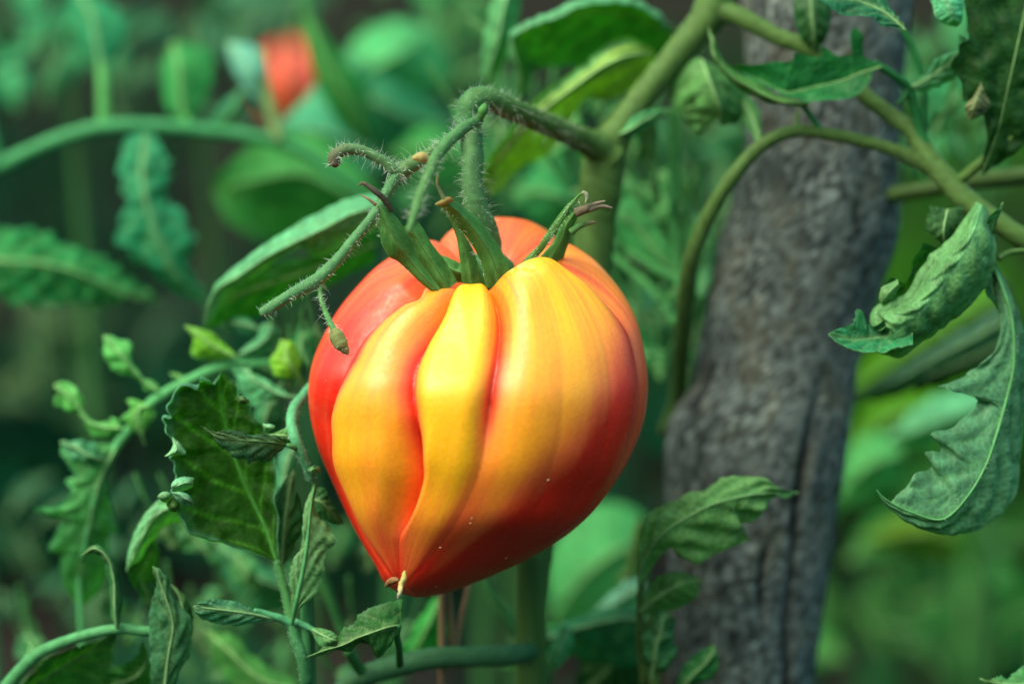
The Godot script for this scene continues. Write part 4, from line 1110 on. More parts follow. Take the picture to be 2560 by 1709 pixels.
	leaf("leaf", plant, S([360, 1600, 22, 330, 1650, 24, 250, 1680, 26, 170, 1740, 28]), S([370, 1640, 26, 340, 1690, 26, 260, 1720, 28, 180, 1760, 28]), S([380, 1700, 30, 360, 1740, 30, 280, 1780, 30, 190, 1780, 28]), {"col": Color(0.018, 0.125, 0.032)})
	# the folded leaf arching behind the broad one: pale back, dark inside
	leaf("arching_leaf", plant, S([500, 1300, 22, 470, 1262, 18, 430, 1240, 16, 395, 1250, 14, 350, 1300, 14, 325, 1360, 16, 314, 1425, 18]), S([490, 1312, 22, 455, 1280, 17, 425, 1272, 14, 390, 1290, 13, 360, 1335, 14, 335, 1390, 16, 315, 1428, 18]), S([482, 1326, 24, 462, 1306, 22, 430, 1305, 20, 400, 1322, 20, 372, 1362, 20, 345, 1400, 20, 318, 1430, 18]), {"col": Color(0.15, 0.45, 0.24), "teeth": 0.2, "rib": 0.0, "puff": 0.4})
	leaf("arching_leaf", plant, S([385, 1338, 22, 350, 1390, 20, 318, 1425, 18, 330, 1460, 20, 352, 1490, 24, 376, 1518, 26]), S([388, 1345, 24, 370, 1400, 24, 350, 1440, 24, 365, 1480, 26, 376, 1519, 26]), S([390, 1350, 28, 396, 1400, 30, 388, 1450, 30, 388, 1490, 28, 377, 1520, 26]), {"col": Color(0.022, 0.125, 0.023), "teeth": 0.1, "rib": 0.2})


func sunlit_plant() -> void:
	var rng := RandomNumberGenerator.new()
	rng.seed = 15
	var foot := at(260, 2500, 60)
	foot.y = 0.0
	var plant := thing("tomato_plant", "small tomato shoot with bright lobed leaflets curving down at the far left", "plant", foot)
	var rachis := S([800, 900, 52, 700, 905, 52, 620, 912, 50, 545, 921, 48, 465, 955, 46, 382, 1004, 46, 327, 1068, 46, 291, 1115, 46, 254, 1184, 46, 236, 1240, 46, 218, 1321, 48, 207, 1400, 50, 200, 1520, 54])
	rachis.append(foot)
	tube("leaf_stalk", plant, rachis, [1.3, 1.5, 1.6, 1.6, 1.6, 1.6, 1.5, 1.5, 1.4, 1.3, 1.1, 0.9, 0.9, 2.0], Color(0.072, 0.302, 0.110))
	var bright := Color(0.085, 0.42, 0.11)
	var o := {"col": bright, "rim": Color(0.086, 0.354, 0.202), "teeth": 1.0, "nt": 5, "n": 50, "crinkle": 1.0}
	leaf("leaflet", plant, S([395, 982, 46, 370, 972, 46, 340, 952, 46, 318, 932, 46, 285, 926, 46, 262, 890, 46, 256, 838, 46]), S([396, 978, 44, 365, 956, 44, 335, 928, 43, 300, 885, 42, 256, 838, 46]), S([397, 974, 46, 385, 958, 46, 352, 938, 46, 336, 918, 46, 324, 895, 46, 328, 852, 46, 300, 842, 46, 256, 838, 46]), o)
	leaf("leaflet", plant, S([305, 1078, 46, 265, 1090, 46, 225, 1082, 46, 208, 1060, 46, 198, 1030, 46, 160, 1022, 46, 132, 1000, 46, 150, 985, 46, 133, 965, 46]), S([303, 1070, 44, 250, 1066, 44, 215, 1050, 44, 195, 1018, 44, 165, 985, 44, 133, 963, 46]), S([300, 1062, 46, 292, 1048, 46, 270, 1055, 46, 240, 1060, 46, 222, 1048, 46, 205, 1015, 46, 200, 980, 46, 175, 952, 46, 133, 961, 46]), o)
	leaf("leaflet", plant, S([372, 1010, 44, 330, 1000, 44, 312, 1000, 44, 322, 1025, 44, 304, 1045, 44, 320, 1068, 44, 352, 1085, 44, 360, 1112, 44]), S([372, 1012, 42, 345, 1025, 42, 345, 1060, 42, 360, 1112, 44]), S([374, 1014, 44, 385, 1040, 44, 368, 1070, 44, 362, 1112, 44]), o)
	leaf("leaflet", plant, S([460, 955, 46, 440, 950, 46, 424, 932, 46]), S([461, 953, 45, 445, 942, 45, 424, 931, 46]), S([462, 951, 46, 455, 935, 46, 424, 930, 46]), {"col": bright, "n": 16, "j": 5})
	leaf("leaflet", plant, S([592, 892, 46, 560, 862, 46, 530, 832, 46, 500, 820, 46, 461, 812, 46]), S([592, 894, 44, 540, 868, 43, 500, 840, 43, 461, 814, 46]), S([592, 896, 46, 545, 895, 46, 510, 900, 46, 478, 885, 46, 482, 855, 46, 461, 816, 46]), {"col": Color(0.122, 0.437, 0.037), "rim": Color(0.086, 0.354, 0.202), "teeth": 0.5, "nt": 5, "n": 40})
	leaf("leaflet", plant,
		S([293, 1112, 46, 240, 1108, 44, 205, 1112, 44, 160, 1102, 44, 152, 1130, 44, 172, 1165, 44, 192, 1190, 44, 170, 1195, 44, 160, 1205, 44, 180, 1225, 44, 140, 1262, 42, 85, 1272, 40, 110, 1285, 42, 165, 1278, 46, 150, 1310, 46, 118, 1372, 46, 145, 1380, 48, 150, 1440, 50, 175, 1490, 54, 197, 1518, 56]),
		S([292, 1115, 45, 258, 1180, 44, 238, 1240, 45, 220, 1321, 47, 207, 1400, 50, 197, 1518, 56]),
		S([294, 1116, 46, 285, 1150, 48, 262, 1190, 50, 272, 1240, 52, 285, 1290, 54, 292, 1330, 54, 268, 1335, 54, 270, 1400, 56, 255, 1460, 58, 225, 1500, 58, 199, 1520, 56]),
		{"col": Color(0.060, 0.31, 0.12), "rim": Color(0.072, 0.312, 0.184), "teeth": 0.5, "nt": 14, "n": 90, "puff": 1.2})
	leaf("leaflet", plant, S([255, 1160, 44, 215, 1165, 42, 180, 1150, 40, 150, 1110, 40]), S([258, 1150, 42, 225, 1140, 38, 190, 1120, 38, 150, 1105, 40]), S([262, 1135, 44, 240, 1110, 42, 200, 1100, 40, 150, 1100, 40]), {"col": Color(0.065, 0.291, 0.147), "n": 30, "crinkle": 1.4})
	for area in [[400, 1230, 640, 1600, 60, 130, 13, 100], [560, 770, 760, 960, 44, 70, 14, 55], [640, 1250, 1000, 1600, 70, 130, 9, 90], [60, 1400, 330, 1640, 80, 140, 7, 110]]:
		for k in area[6]:
			var z := rng.randf_range(area[4], area[5])
			var tip := at(rng.randf_range(area[0], area[2]) * D2S, rng.randf_range(area[1], area[3]) * D2S, z)
			var len: float = area[7] * rng.randf_range(0.6, 1.2) * D2S * PX * (DIST + z / 1000.0) / DIST
			var a := rng.randf_range(-1.9, 1.2)
			var dir := (eye.basis * Vector3(sin(a), -cos(a), rng.randf_range(-0.3, 0.5))).normalized()
			var face := (Vector3.UP + eye.basis.z * rng.randf_range(0.2, 1.6) + eye.basis.x * rng.randf_range(-1.0, 0.3)).normalized()
			free_leaf("leaflet", plant, tip - dir * len, tip, face, len * rng.randf_range(0.20, 0.34), {"n": 34, "j": 6, "col": Color(0.028, 0.17, 0.065) * rng.randf_range(0.35, 1.4), "teeth": 1.8, "nt": 4.5, "rib": 0.4, "seed": k, "sag": rng.randf_range(-0.1, 0.3), "fold": rng.randf_range(-0.3, 0.5), "crinkle": 1.2})
			tube("petiole", plant, PackedVector3Array([tip - dir * len * 1.6 + Vector3(0, 0.006, 0), tip - dir * len * 1.25 + Vector3(0, 0.002, 0), tip - dir * len]), [0.8, 0.7, 0.4], Color(0.035, 0.13, 0.04))
	# the tangle of leaflets close to the fruit
	leaf("leaflet", plant, T([1330, 640, 40, 1230, 530, 38, 1060, 520, 36, 1020, 440, 36, 992, 370, 36, 1070, 260, 36, 1090, 180, 38], 400, 800, 3.646), T([1330, 630, 40, 1250, 500, 36, 1180, 400, 34, 1140, 290, 35, 1120, 180, 38], 400, 800, 3.646), T([1330, 620, 40, 1270, 500, 38, 1290, 400, 38, 1280, 330, 38, 1220, 200, 38, 1130, 180, 38], 400, 800, 3.646), {"col": Color(0.144, 0.437, 0.028), "rim": Color(0.079, 0.333, 0.184), "teeth": 0.4, "n": 40})
	leaf("leaflet", plant, T([1250, 700, 36, 1180, 690, 36, 1060, 600, 36, 900, 500, 36, 820, 480, 36, 840, 440, 36], 400, 800, 3.646), T([1250, 705, 36, 1100, 680, 34, 950, 600, 34, 830, 520, 34, 780, 440, 36], 400, 800, 3.646), T([1250, 715, 36, 1100, 715, 36, 940, 740, 36, 880, 780, 36, 780, 740, 38, 700, 560, 38, 640, 430, 38], 400, 800, 3.646), {"col": Color(0.072, 0.374, 0.221), "rim": Color(0.094, 0.364, 0.202), "n": 40, "teeth": 0.5})
	leaf("leaflet", plant, T([720, 300, 50, 800, 230, 50, 900, 150, 50, 920, 50, 50, 960, 30, 50], 400, 800, 3.646), T([720, 310, 48, 880, 240, 47, 980, 150, 47, 1000, 60, 48, 965, 30, 50], 400, 800, 3.646), T([730, 320, 50, 900, 320, 50, 1040, 250, 50, 1070, 140, 50, 1040, 60, 50, 970, 30, 50], 400, 800, 3.646), {"col": Color(0.079, 0.395, 0.239), "n": 40, "teeth": 0.5})
	leaf("leaflet", plant, T([560, 420, 52, 700, 330, 52, 900, 340, 52, 1000, 420, 52, 1200, 540, 52], 400, 800, 3.646), T([560, 430, 50, 760, 390, 49, 950, 430, 50, 1200, 550, 52], 400, 800, 3.646), T([560, 440, 52, 760, 450, 52, 950, 520, 52, 1200, 560, 52], 400, 800, 3.646), {"col": Color(0.036, 0.208, 0.083), "n": 30})
	leaf("leaflet", plant, T([880, 1000, 48, 860, 840, 48, 940, 720, 48, 1040, 700, 48], 400, 800, 3.646), T([960, 1020, 46, 960, 900, 44, 1000, 780, 46, 1040, 705, 48], 400, 800, 3.646), T([1060, 1020, 48, 1120, 900, 48, 1100, 780, 48, 1050, 710, 48], 400, 800, 3.646), {"col": Color(0.036, 0.218, 0.101), "n": 30})
	leaf("leaflet", plant, S([660, 830, 56, 620, 800, 56, 570, 795, 58, 548, 805, 60]), S([662, 832, 55, 625, 815, 54, 580, 808, 56, 548, 807, 60]), S([664, 835, 56, 640, 845, 56, 590, 830, 58, 548, 809, 60]), {"col": Color(0.043, 0.250, 0.129), "n": 24})
	leaf("leaflet", plant, S([770, 920, 44, 735, 880, 44, 725, 850, 46, 760, 800, 48]), S([775, 915, 42, 755, 880, 42, 755, 845, 44, 765, 800, 48]), S([780, 912, 44, 785, 880, 46, 790, 845, 46, 768, 800, 48]), {"col": Color(0.036, 0.229, 0.074), "n": 24})
	leaf("leaflet", plant, S([690, 1300, 40, 690, 1200, 40, 700, 1130, 40, 735, 1110, 40]), S([705, 1300, 38, 710, 1210, 37, 720, 1150, 38, 737, 1112, 40]), S([720, 1300, 40, 735, 1210, 40, 745, 1150, 40, 739, 1114, 40]), {"col": Color(0.043, 0.229, 0.120), "n": 30})


func back_plants() -> void:
	stretch = 1.3
	# the plant at the back left: an arched branch with hanging leaves, and a red fruit behind it
	var foot := at(60, 2600, 130)
	foot.y = 0.0
	var plant := thing("tomato_plant", "out of focus tomato plant with a long arched branch, upper left", "plant", foot)
	var o := {"mat": M.far_leaf, "n": 40, "j": 8, "col": TEAL}
	var arch := D([-80, 460, 104, 0, 385, 104, 60, 352, 104, 140, 318, 104, 235, 293, 104, 340, 290, 106, 440, 297, 108, 600, 318, 112, 690, 345, 114, 760, 395, 116, 840, 450, 120])
	arch.insert(0, foot)
	tube("branch", plant, arch, [3.0, 2.6, 2.6, 2.5, 2.4, 2.5, 2.4, 2.3, 2.2, 1.9, 1.5, 1.2], Color(0.047, 0.239, 0.092))
	tube("side_shoot", plant, D([238, 300, 104, 236, 220, 106, 232, 150, 110, 225, 80, 116]), [2.2, 2.0, 1.8, 1.4], Color(0.058, 0.250, 0.064))
	tube("petiole", plant, D([430, 296, 108, 425, 260, 112, 430, 200, 118]), [1.8, 1.6, 1.2], Color(0.043, 0.229, 0.055))
	leaf("hanging_leaf", plant, D([330, 300, 92, 285, 330, 88, 270, 380, 86, 285, 440, 84, 270, 500, 84, 275, 560, 84, 340, 620, 86, 390, 660, 90, 470, 700, 94]), D([335, 310, 90, 325, 400, 84, 345, 500, 82, 385, 600, 84, 430, 660, 88, 472, 702, 94]), D([350, 300, 92, 375, 360, 88, 390, 400, 88, 380, 450, 88, 430, 500, 88, 448, 560, 88, 432, 610, 90, 460, 660, 92, 474, 700, 94]), {"mat": M.far_leaf, "col": Color(0.025, 0.218, 0.106), "rim": Color(0.065, 0.312, 0.166), "teeth": 3.0, "nt": 6.5, "n": 60, "crinkle": 1.5})
	leaf("hanging_leaf", plant, D([-60, 540, 92, 40, 520, 90, 130, 545, 90, 230, 590, 92, 300, 640, 94, 370, 690, 98]), D([-60, 600, 88, 60, 600, 86, 160, 620, 86, 260, 660, 90, 370, 692, 98]), D([-60, 650, 92, 60, 700, 90, 150, 690, 90, 230, 705, 92, 300, 690, 94, 372, 694, 98]), {"mat": M.far_leaf, "col": Color(0.022, 0.192, 0.060), "rim": Color(0.043, 0.229, 0.110), "teeth": 3.0, "nt": 6.5, "n": 60, "crinkle": 1.5})
	leaf("leaf", plant, D([232, 160, 110, 190, 110, 114, 165, 40, 118, 160, -40, 124]), D([234, 160, 108, 220, 100, 110, 210, 40, 114, 170, -40, 124]), D([236, 160, 110, 275, 110, 114, 285, 40, 118, 180, -42, 124]), {"mat": M.far_leaf, "col": Color(0.018, 0.198, 0.092), "n": 30})
	leaf("leaf", plant, D([420, 290, 110, 380, 240, 112, 370, 160, 116, 390, 95, 122]), D([425, 290, 110, 415, 230, 110, 410, 160, 112, 395, 95, 122]), D([430, 290, 110, 470, 230, 114, 490, 160, 118, 470, 110, 122, 398, 95, 122]), {"mat": M.far_leaf, "col": Color(0.022, 0.198, 0.055), "n": 30})
	leaf("leaf", plant, D([480, 290, 112, 500, 250, 110, 530, 220, 110, 555, 200, 112]), D([490, 292, 112, 520, 265, 110, 545, 230, 110, 558, 200, 112]), D([500, 296, 112, 540, 270, 112, 560, 240, 112, 560, 202, 112]), {"mat": M.far_leaf, "col": Color(0.043, 0.260, 0.138), "n": 24})
	leaf("leaf", plant, D([600, 250, 118, 560, 200, 116, 530, 150, 118, 520, 100, 122]), D([605, 240, 116, 585, 180, 112, 560, 140, 114, 522, 98, 122]), D([608, 220, 118, 612, 160, 116, 590, 110, 118, 524, 96, 122]), {"mat": M.far_leaf, "col": Color(0.13, 0.40, 0.33), "n": 30})  # bluish highlight put into this leaf's colour
	tube("petiole", plant, D([640, 325, 112, 622, 260, 114, 606, 180, 116, 600, 110, 118]), [2.0, 1.9, 1.7, 1.2], Color(0.14, 0.2, 0.07))
	# leaf with the bright folded edge just behind the broken truss
	leaf("folded_leaf", plant, D([880, 440, 34, 800, 455, 30, 740, 480, 28, 680, 515, 28, 600, 565, 28, 530, 620, 30, 490, 665, 32, 465, 745, 36]), D([880, 470, 30, 810, 490, 24, 760, 515, 22, 700, 545, 22, 620, 585, 23, 545, 635, 26, 492, 670, 30, 465, 746, 36]), D([880, 520, 34, 830, 540, 32, 760, 580, 32, 720, 590, 32, 690, 565, 32, 600, 620, 32, 530, 670, 33, 480, 740, 36, 466, 748, 36]), {"col": Color(0.094, 0.354, 0.184), "teeth": 0.3, "puff": 1.4, "rib": 0.0})
	leaf("folded_leaf", plant, D([860, 530, 46, 760, 575, 44, 650, 600, 42, 560, 635, 40, 495, 672, 38, 467, 746, 40]), D([860, 560, 48, 760, 600, 46, 650, 640, 44, 560, 670, 42, 500, 700, 40, 467, 748, 40]), D([860, 600, 52, 780, 640, 52, 680, 690, 52, 600, 720, 50, 530, 740, 46, 470, 752, 42]), {"col": Color(0.025, 0.166, 0.037), "teeth": 0.3})
	leaf("broad_leaf", plant, D([880, 480, 130, 800, 400, 128, 720, 330, 128, 620, 330, 130, 540, 390, 134, 490, 440, 140]), D([880, 500, 130, 780, 440, 122, 690, 400, 120, 600, 410, 124, 490, 442, 140]), D([880, 540, 136, 780, 540, 140, 680, 530, 142, 580, 520, 142, 490, 445, 140]), {"mat": M.far_leaf, "col": Color(0.061, 0.312, 0.083), "teeth": 0.8, "nt": 7, "n": 40, "cup": 4.0})
	leaf("broad_leaf", plant, D([860, 330, 150, 800, 260, 150, 735, 190, 150, 690, 235, 150, 640, 285, 152, 600, 315, 156]), D([860, 360, 150, 790, 320, 146, 710, 300, 146, 602, 314, 156]), D([860, 400, 150, 780, 380, 150, 700, 360, 152, 604, 318, 156]), {"mat": M.far_leaf, "col": Color(0.058, 0.312, 0.184), "n": 30})

	var hung := thing("ripe_tomato", "small out of focus red tomato half hidden by leaves at the upper left", "tomato", at(725, 330, 620))
	begin()
	var rows := 24
	var around := 32
	for i in rows + 1:
		var t := PI * i / rows
		for j in around:
			var a := TAU * j / around
			var r := sin(t) * (1.0 - 0.22 * (1.0 - cos(t)) * 0.5)
			r *= 1.0 + 0.05 * cos(a * 5.0) * sin(t)
			var x := r * cos(a) * 88.0
			var z := r * sin(a) * 15.0
			var y := -cos(t) * 105.0
			V.append(at(725 + x * 1.05, 215 + y * 1.05, 620 + z * 1.7))
			C.append(Color(0.72, 0.055, 0.02))
	for i in rows:
		for j in around:
			var a := i * around + j
			var b := i * around + (j + 1) % around
			I.append_array([a, b, a + around, b, b + around, a + around])
	commit("skin", M.skin, hung)
	tube("fruit_stalk", hung, D([665, 110, 480, 690, 70, 482, 705, 20, 486]), [2.0, 1.8, 1.8], Color(0.072, 0.208, 0.046))

	# plant above it: long dark leaf across the red fruit, round pale leaf, dull teal leaf
	foot = at(900, 3000, 260)
	foot.y = 0.0
	var up := thing("tomato_plant", "blurred tomato plant with one big round pale leaf, top centre", "plant", foot)
	tube("stem", up, PackedVector3Array([foot, at(1000, 900, 250), at(960, 500, 230), at(800, 120, 200), at(745, -60, 200)]), [4.0, 3.5, 3.0, 2.5, 2.2], Color(0.036, 0.156, 0.046))
	leaf("leaf", up, D([690, 40, 150, 702, 110, 148, 728, 190, 146, 780, 280, 146, 850, 350, 150]), D([705, 40, 148, 735, 120, 144, 780, 200, 142, 820, 270, 144, 852, 350, 150]), D([720, 40, 150, 775, 120, 148, 830, 190, 148, 850, 270, 148, 855, 350, 150]), {"mat": M.far_leaf, "col": Color(0.013, 0.156, 0.028), "n": 30})
	leaf("round_leaf", up, D([800, 200, 210, 790, 130, 206, 840, 70, 204, 910, 45, 206, 980, 60, 210]), D([800, 210, 206, 850, 160, 196, 920, 120, 196, 985, 62, 210]), D([805, 220, 210, 900, 230, 206, 1000, 210, 208, 1035, 140, 212, 990, 66, 210]), {"mat": M.far_leaf, "col": Color(0.061, 0.333, 0.129), "n": 30})
	leaf("leaf", up, D([760, 270, 180, 740, 200, 178, 770, 140, 178, 830, 130, 180]), D([775, 270, 178, 775, 210, 174, 800, 160, 176, 835, 132, 180]), D([800, 270, 180, 820, 220, 180, 850, 180, 180, 838, 136, 180]), {"mat": M.far_leaf, "col": Color(0.065, 0.343, 0.166), "n": 24})
	leaf("leaf", up, D([840, 200, 170, 850, 170, 170, 900, 180, 170, 980, 230, 172, 1060, 290, 176]), D([845, 230, 168, 880, 240, 164, 940, 270, 166, 1062, 300, 176]), D([850, 300, 170, 880, 350, 170, 960, 360, 172, 1064, 310, 176]), {"mat": M.far_leaf, "col": Color(0.016, 0.156, 0.078), "n": 30})
	leaf("leaf", up, D([1080, 340, 150, 1000, 290, 150, 950, 300, 152, 890, 350, 156]), D([1080, 370, 148, 1000, 340, 146, 940, 340, 150, 890, 356, 156]), D([1080, 420, 150, 1000, 420, 150, 940, 400, 152, 890, 362, 156]), {"mat": M.far_leaf, "col": Color(0.025, 0.208, 0.055), "n": 30})
	leaf("leaf", up, D([1340, 470, 120, 1290, 400, 118, 1230, 390, 118, 1180, 440, 120]), D([1340, 490, 118, 1280, 450, 114, 1230, 440, 116, 1180, 446, 120]), D([1340, 530, 120, 1280, 520, 120, 1220, 500, 120, 1180, 452, 120]), {"mat": M.far_leaf, "col": Color(0.032, 0.239, 0.083), "n": 30})

	stretch = 1.0
	# plant behind the hanging leaf on the right
	foot = at(2500, 2600, 150)
	foot.y = 0.0
	var right := thing("tomato_plant", "blurred tomato plant with mint and lime leaves behind the large hanging leaf", "plant", foot)
	tube("stem", right, PackedVector3Array([foot, at(2600, 1500, 150), at(2560, 900, 140), at(2500, 700, 130)]), [4.0, 3.0, 2.5, 2.0], OLIVE)
	var X := 1850.0
	var Y := 450.0
	var f := {"mat": M.far_leaf, "n": 40, "j": 8, "teeth": 2.0, "nt": 7, "col": Color(0.07, 0.17, 0.11), "rib": 0.6}
	leaf("leaf", right, T([1080, 520, 90, 900, 620, 92, 760, 715, 94, 620, 800, 96, 490, 880, 100], X, Y, 1.651), T([1080, 590, 88, 920, 680, 88, 780, 755, 90, 630, 840, 92, 485, 890, 100], X, Y, 1.651), T([1080, 650, 92, 920, 735, 92, 800, 795, 94, 720, 835, 96, 600, 880, 98, 482, 905, 100], X, Y, 1.651), f)
	f = f.duplicate()
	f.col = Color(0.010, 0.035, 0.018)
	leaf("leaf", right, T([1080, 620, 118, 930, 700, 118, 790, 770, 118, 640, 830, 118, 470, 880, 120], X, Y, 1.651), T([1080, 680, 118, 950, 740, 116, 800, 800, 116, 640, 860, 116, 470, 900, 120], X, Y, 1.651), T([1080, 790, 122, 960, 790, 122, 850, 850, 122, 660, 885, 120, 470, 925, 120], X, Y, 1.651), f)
	f = f.duplicate()
	f.col = Color(0.045, 0.17, 0.006)
	leaf("leaf", right, T([1060, 380, 230, 900, 480, 230, 720, 600, 230, 540, 720, 230, 420, 860, 235], X, Y, 1.651), T([1080, 480, 225, 900, 580, 222, 720, 700, 222, 540, 820, 225, 420, 880, 235], X, Y, 1.651), T([1100, 600, 230, 900, 720, 230, 720, 820, 230, 560, 900, 230, 430, 920, 235], X, Y, 1.651), f)
	leaf("leaf", right, T([820, 860, 270, 640, 860, 270, 500, 960, 270, 420, 1100, 275], X, Y, 1.651), T([840, 930, 265, 680, 970, 262, 540, 1040, 265, 430, 1120, 275], X, Y, 1.651), T([840, 1040, 270, 700, 1110, 270, 560, 1130, 272, 440, 1140, 275], X, Y, 1.651), f)
	f = f.duplicate()
	f.col = Color(0.13, 0.46, 0.24)
	leaf("leaf", right, T([1060, 860, 180, 900, 870, 180, 740, 930, 180, 610, 1050, 185], X, Y, 1.651), T([1060, 930, 176, 900, 970, 172, 740, 1030, 174, 610, 1070, 185], X, Y, 1.651), T([1050, 1000, 180, 900, 1060, 180, 760, 1100, 182, 620, 1090, 185], X, Y, 1.651), f)
	f = f.duplicate()
	f.col = Color(0.08, 0.38, 0.12)
	leaf("leaf", right, T([660, 1050, 230, 520, 1050, 230, 440, 1140, 232, 400, 1300, 236], X, Y, 1.651), T([670, 1130, 225, 560, 1160, 222, 470, 1230, 226, 410, 1320, 236], X, Y, 1.651), T([660, 1240, 230, 600, 1290, 230, 510, 1330, 232, 420, 1340, 236], X, Y, 1.651), f)
	f = f.duplicate()
	f.col = Color(0.10, 0.20, 0.008)
	leaf("leaf", right, T([900, 1440, 300, 760, 1380, 300, 640, 1400, 302, 520, 1460, 306], X, Y, 1.651), T([900, 1480, 296, 760, 1450, 292, 640, 1460, 296, 520, 1480, 306], X, Y, 1.651), T([900, 1560, 300, 760, 1540, 300, 640, 1520, 302, 520, 1500, 306], X, Y, 1.651), f)
	# plant low in the middle, behind and under the fruit
	foot = at(1560, 2700, 110)
	foot.y = 0.0
	var lowp := thing("tomato_plant", "blurred tomato plant with one bright mint leaf under the right side of the tomato", "plant", foot)
	tube("stem", lowp, PackedVector3Array([foot, at(1560, 1750, 110), at(1570, 1500, 106), at(1600, 1300, 104)]), [4.0, 2.2, 1.8, 1.4], OLIVE)
	f = {"mat": M.far_leaf, "n": 40, "j": 8, "teeth": 1.0, "nt": 6, "col": Color(0.055, 0.29, 0.10), "rib": 0.5}
	leaf("leaf", lowp, D([1475, 1180, 210, 1380, 1150, 210, 1290, 1210, 210, 1255, 1300, 211, 1265, 1420, 215]), D([1475, 1250, 207, 1420, 1260, 201, 1350, 1310, 201, 1300, 1370, 205, 1268, 1425, 215]), D([1478, 1330, 210, 1460, 1390, 210, 1400, 1420, 211, 1330, 1440, 213, 1272, 1430, 215]), f)
	f = f.duplicate()
	f.col = Color(0.18, 0.46, 0.34)  # pale blue highlight painted as the colour of the next leaf
	leaf("leaf", lowp, D([1475, 1330, 84, 1440, 1330, 82, 1400, 1360, 82, 1360, 1400, 84]), D([1480, 1345, 82, 1450, 1360, 80, 1410, 1385, 80, 1362, 1405, 84]), D([1485, 1370, 84, 1470, 1400, 84, 1420, 1420, 84, 1364, 1412, 84]), f)
	f = f.duplicate()
	f.col = Color(0.025, 0.15, 0.075)
	leaf("leaf", lowp, D([1500, 1390, 70, 1420, 1390, 68, 1330, 1410, 68, 1260, 1440, 70, 1170, 1460, 74]), D([1500, 1420, 66, 1420, 1420, 62, 1330, 1440, 62, 1250, 1465, 66, 1170, 1468, 74]), D([1500, 1500, 72, 1450, 1530, 72, 1380, 1520, 72, 1280, 1500, 72, 1172, 1476, 74]), f)
	f = f.duplicate()
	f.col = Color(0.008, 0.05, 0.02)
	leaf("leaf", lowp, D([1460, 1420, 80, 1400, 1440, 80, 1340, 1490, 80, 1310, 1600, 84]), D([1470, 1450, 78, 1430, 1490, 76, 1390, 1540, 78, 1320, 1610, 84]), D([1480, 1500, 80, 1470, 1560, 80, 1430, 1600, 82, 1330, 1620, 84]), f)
	f = f.duplicate()
	f.col = Color(0.05, 0.25, 0.12)
	leaf("leaf", lowp, D([1298, 1430, 52, 1270, 1470, 52, 1250, 1510, 52, 1240, 1545, 54]), D([1304, 1436, 50, 1288, 1476, 49, 1268, 1515, 50, 1242, 1546, 54]), D([1312, 1445, 52, 1312, 1485, 52, 1285, 1525, 52, 1245, 1548, 54]), f)
	f = f.duplicate()
	f.col = Color(0.045, 0.34, 0.07)
	leaf("leaf", lowp, D([1000, 1370, 66, 960, 1420, 66, 930, 1480, 66, 925, 1540, 70]), D([1010, 1375, 64, 985, 1430, 62, 955, 1490, 64, 928, 1545, 70]), D([1030, 1385, 66, 1030, 1440, 66, 990, 1510, 68, 935, 1548, 70]), f)
	leaf("leaf", lowp, D([1280, 1440, 120, 1240, 1440, 120, 1190, 1470, 120, 1150, 1520, 124]), D([1285, 1460, 118, 1240, 1475, 116, 1200, 1500, 118, 1152, 1524, 124]), D([1290, 1490, 120, 1250, 1510, 120, 1200, 1530, 122, 1154, 1528, 124]), f)
	tube("petiole", lowp, D([1090, 1290, 70, 1120, 1350, 70, 1160, 1410, 72, 1210, 1490, 76, 1260, 1560, 84]), [1.5, 1.6, 1.7, 1.8, 1.8], Color(0.05, 0.19, 0.06))
	tube("petiole", lowp, D([730, 1290, 50, 760, 1380, 52, 790, 1460, 54, 830, 1560, 56]), [1.3, 1.5, 1.5, 1.7], Color(0.035, 0.15, 0.045))
	f = f.duplicate()
	f.col = Color(0.045, 0.22, 0.10)
	leaf("leaf", lowp, D([660, 1330, 90, 600, 1290, 90, 540, 1240, 92, 480, 1230, 96]), D([660, 1350, 86, 600, 1330, 82, 540, 1280, 86, 480, 1236, 96]), D([650, 1400, 90, 580, 1400, 90, 520, 1330, 94, 482, 1244, 96]), f)
	f = f.duplicate()
	f.col = Color(0.05, 0.21, 0.05)
	leaf("leaf", lowp, D([680, 1560, 60, 600, 1520, 60, 540, 1460, 62, 470, 1440, 66]), D([680, 1580, 56, 600, 1560, 54, 520, 1490, 58, 470, 1446, 66]), D([670, 1640, 60, 580, 1620, 60, 500, 1530, 64, 472, 1454, 66]), f)
	foot = at(1120, 1900, 36)
	foot.y = 0.0
	var twig := thing("dry_twig", "thin brown dry twig standing just below the tip of the tomato", "twig", foot)
	tube("twig", twig, PackedVector3Array([foot, at(1105, 1709, 36), at(1135, 1620, 36), at(1160, 1520, 36), at(1180, 1420, 38)]), [1.4, 1.1, 1.0, 0.9, 0.6], DRY, Color(-1, 0, 0), M.dry)
	cover()
	scatter()


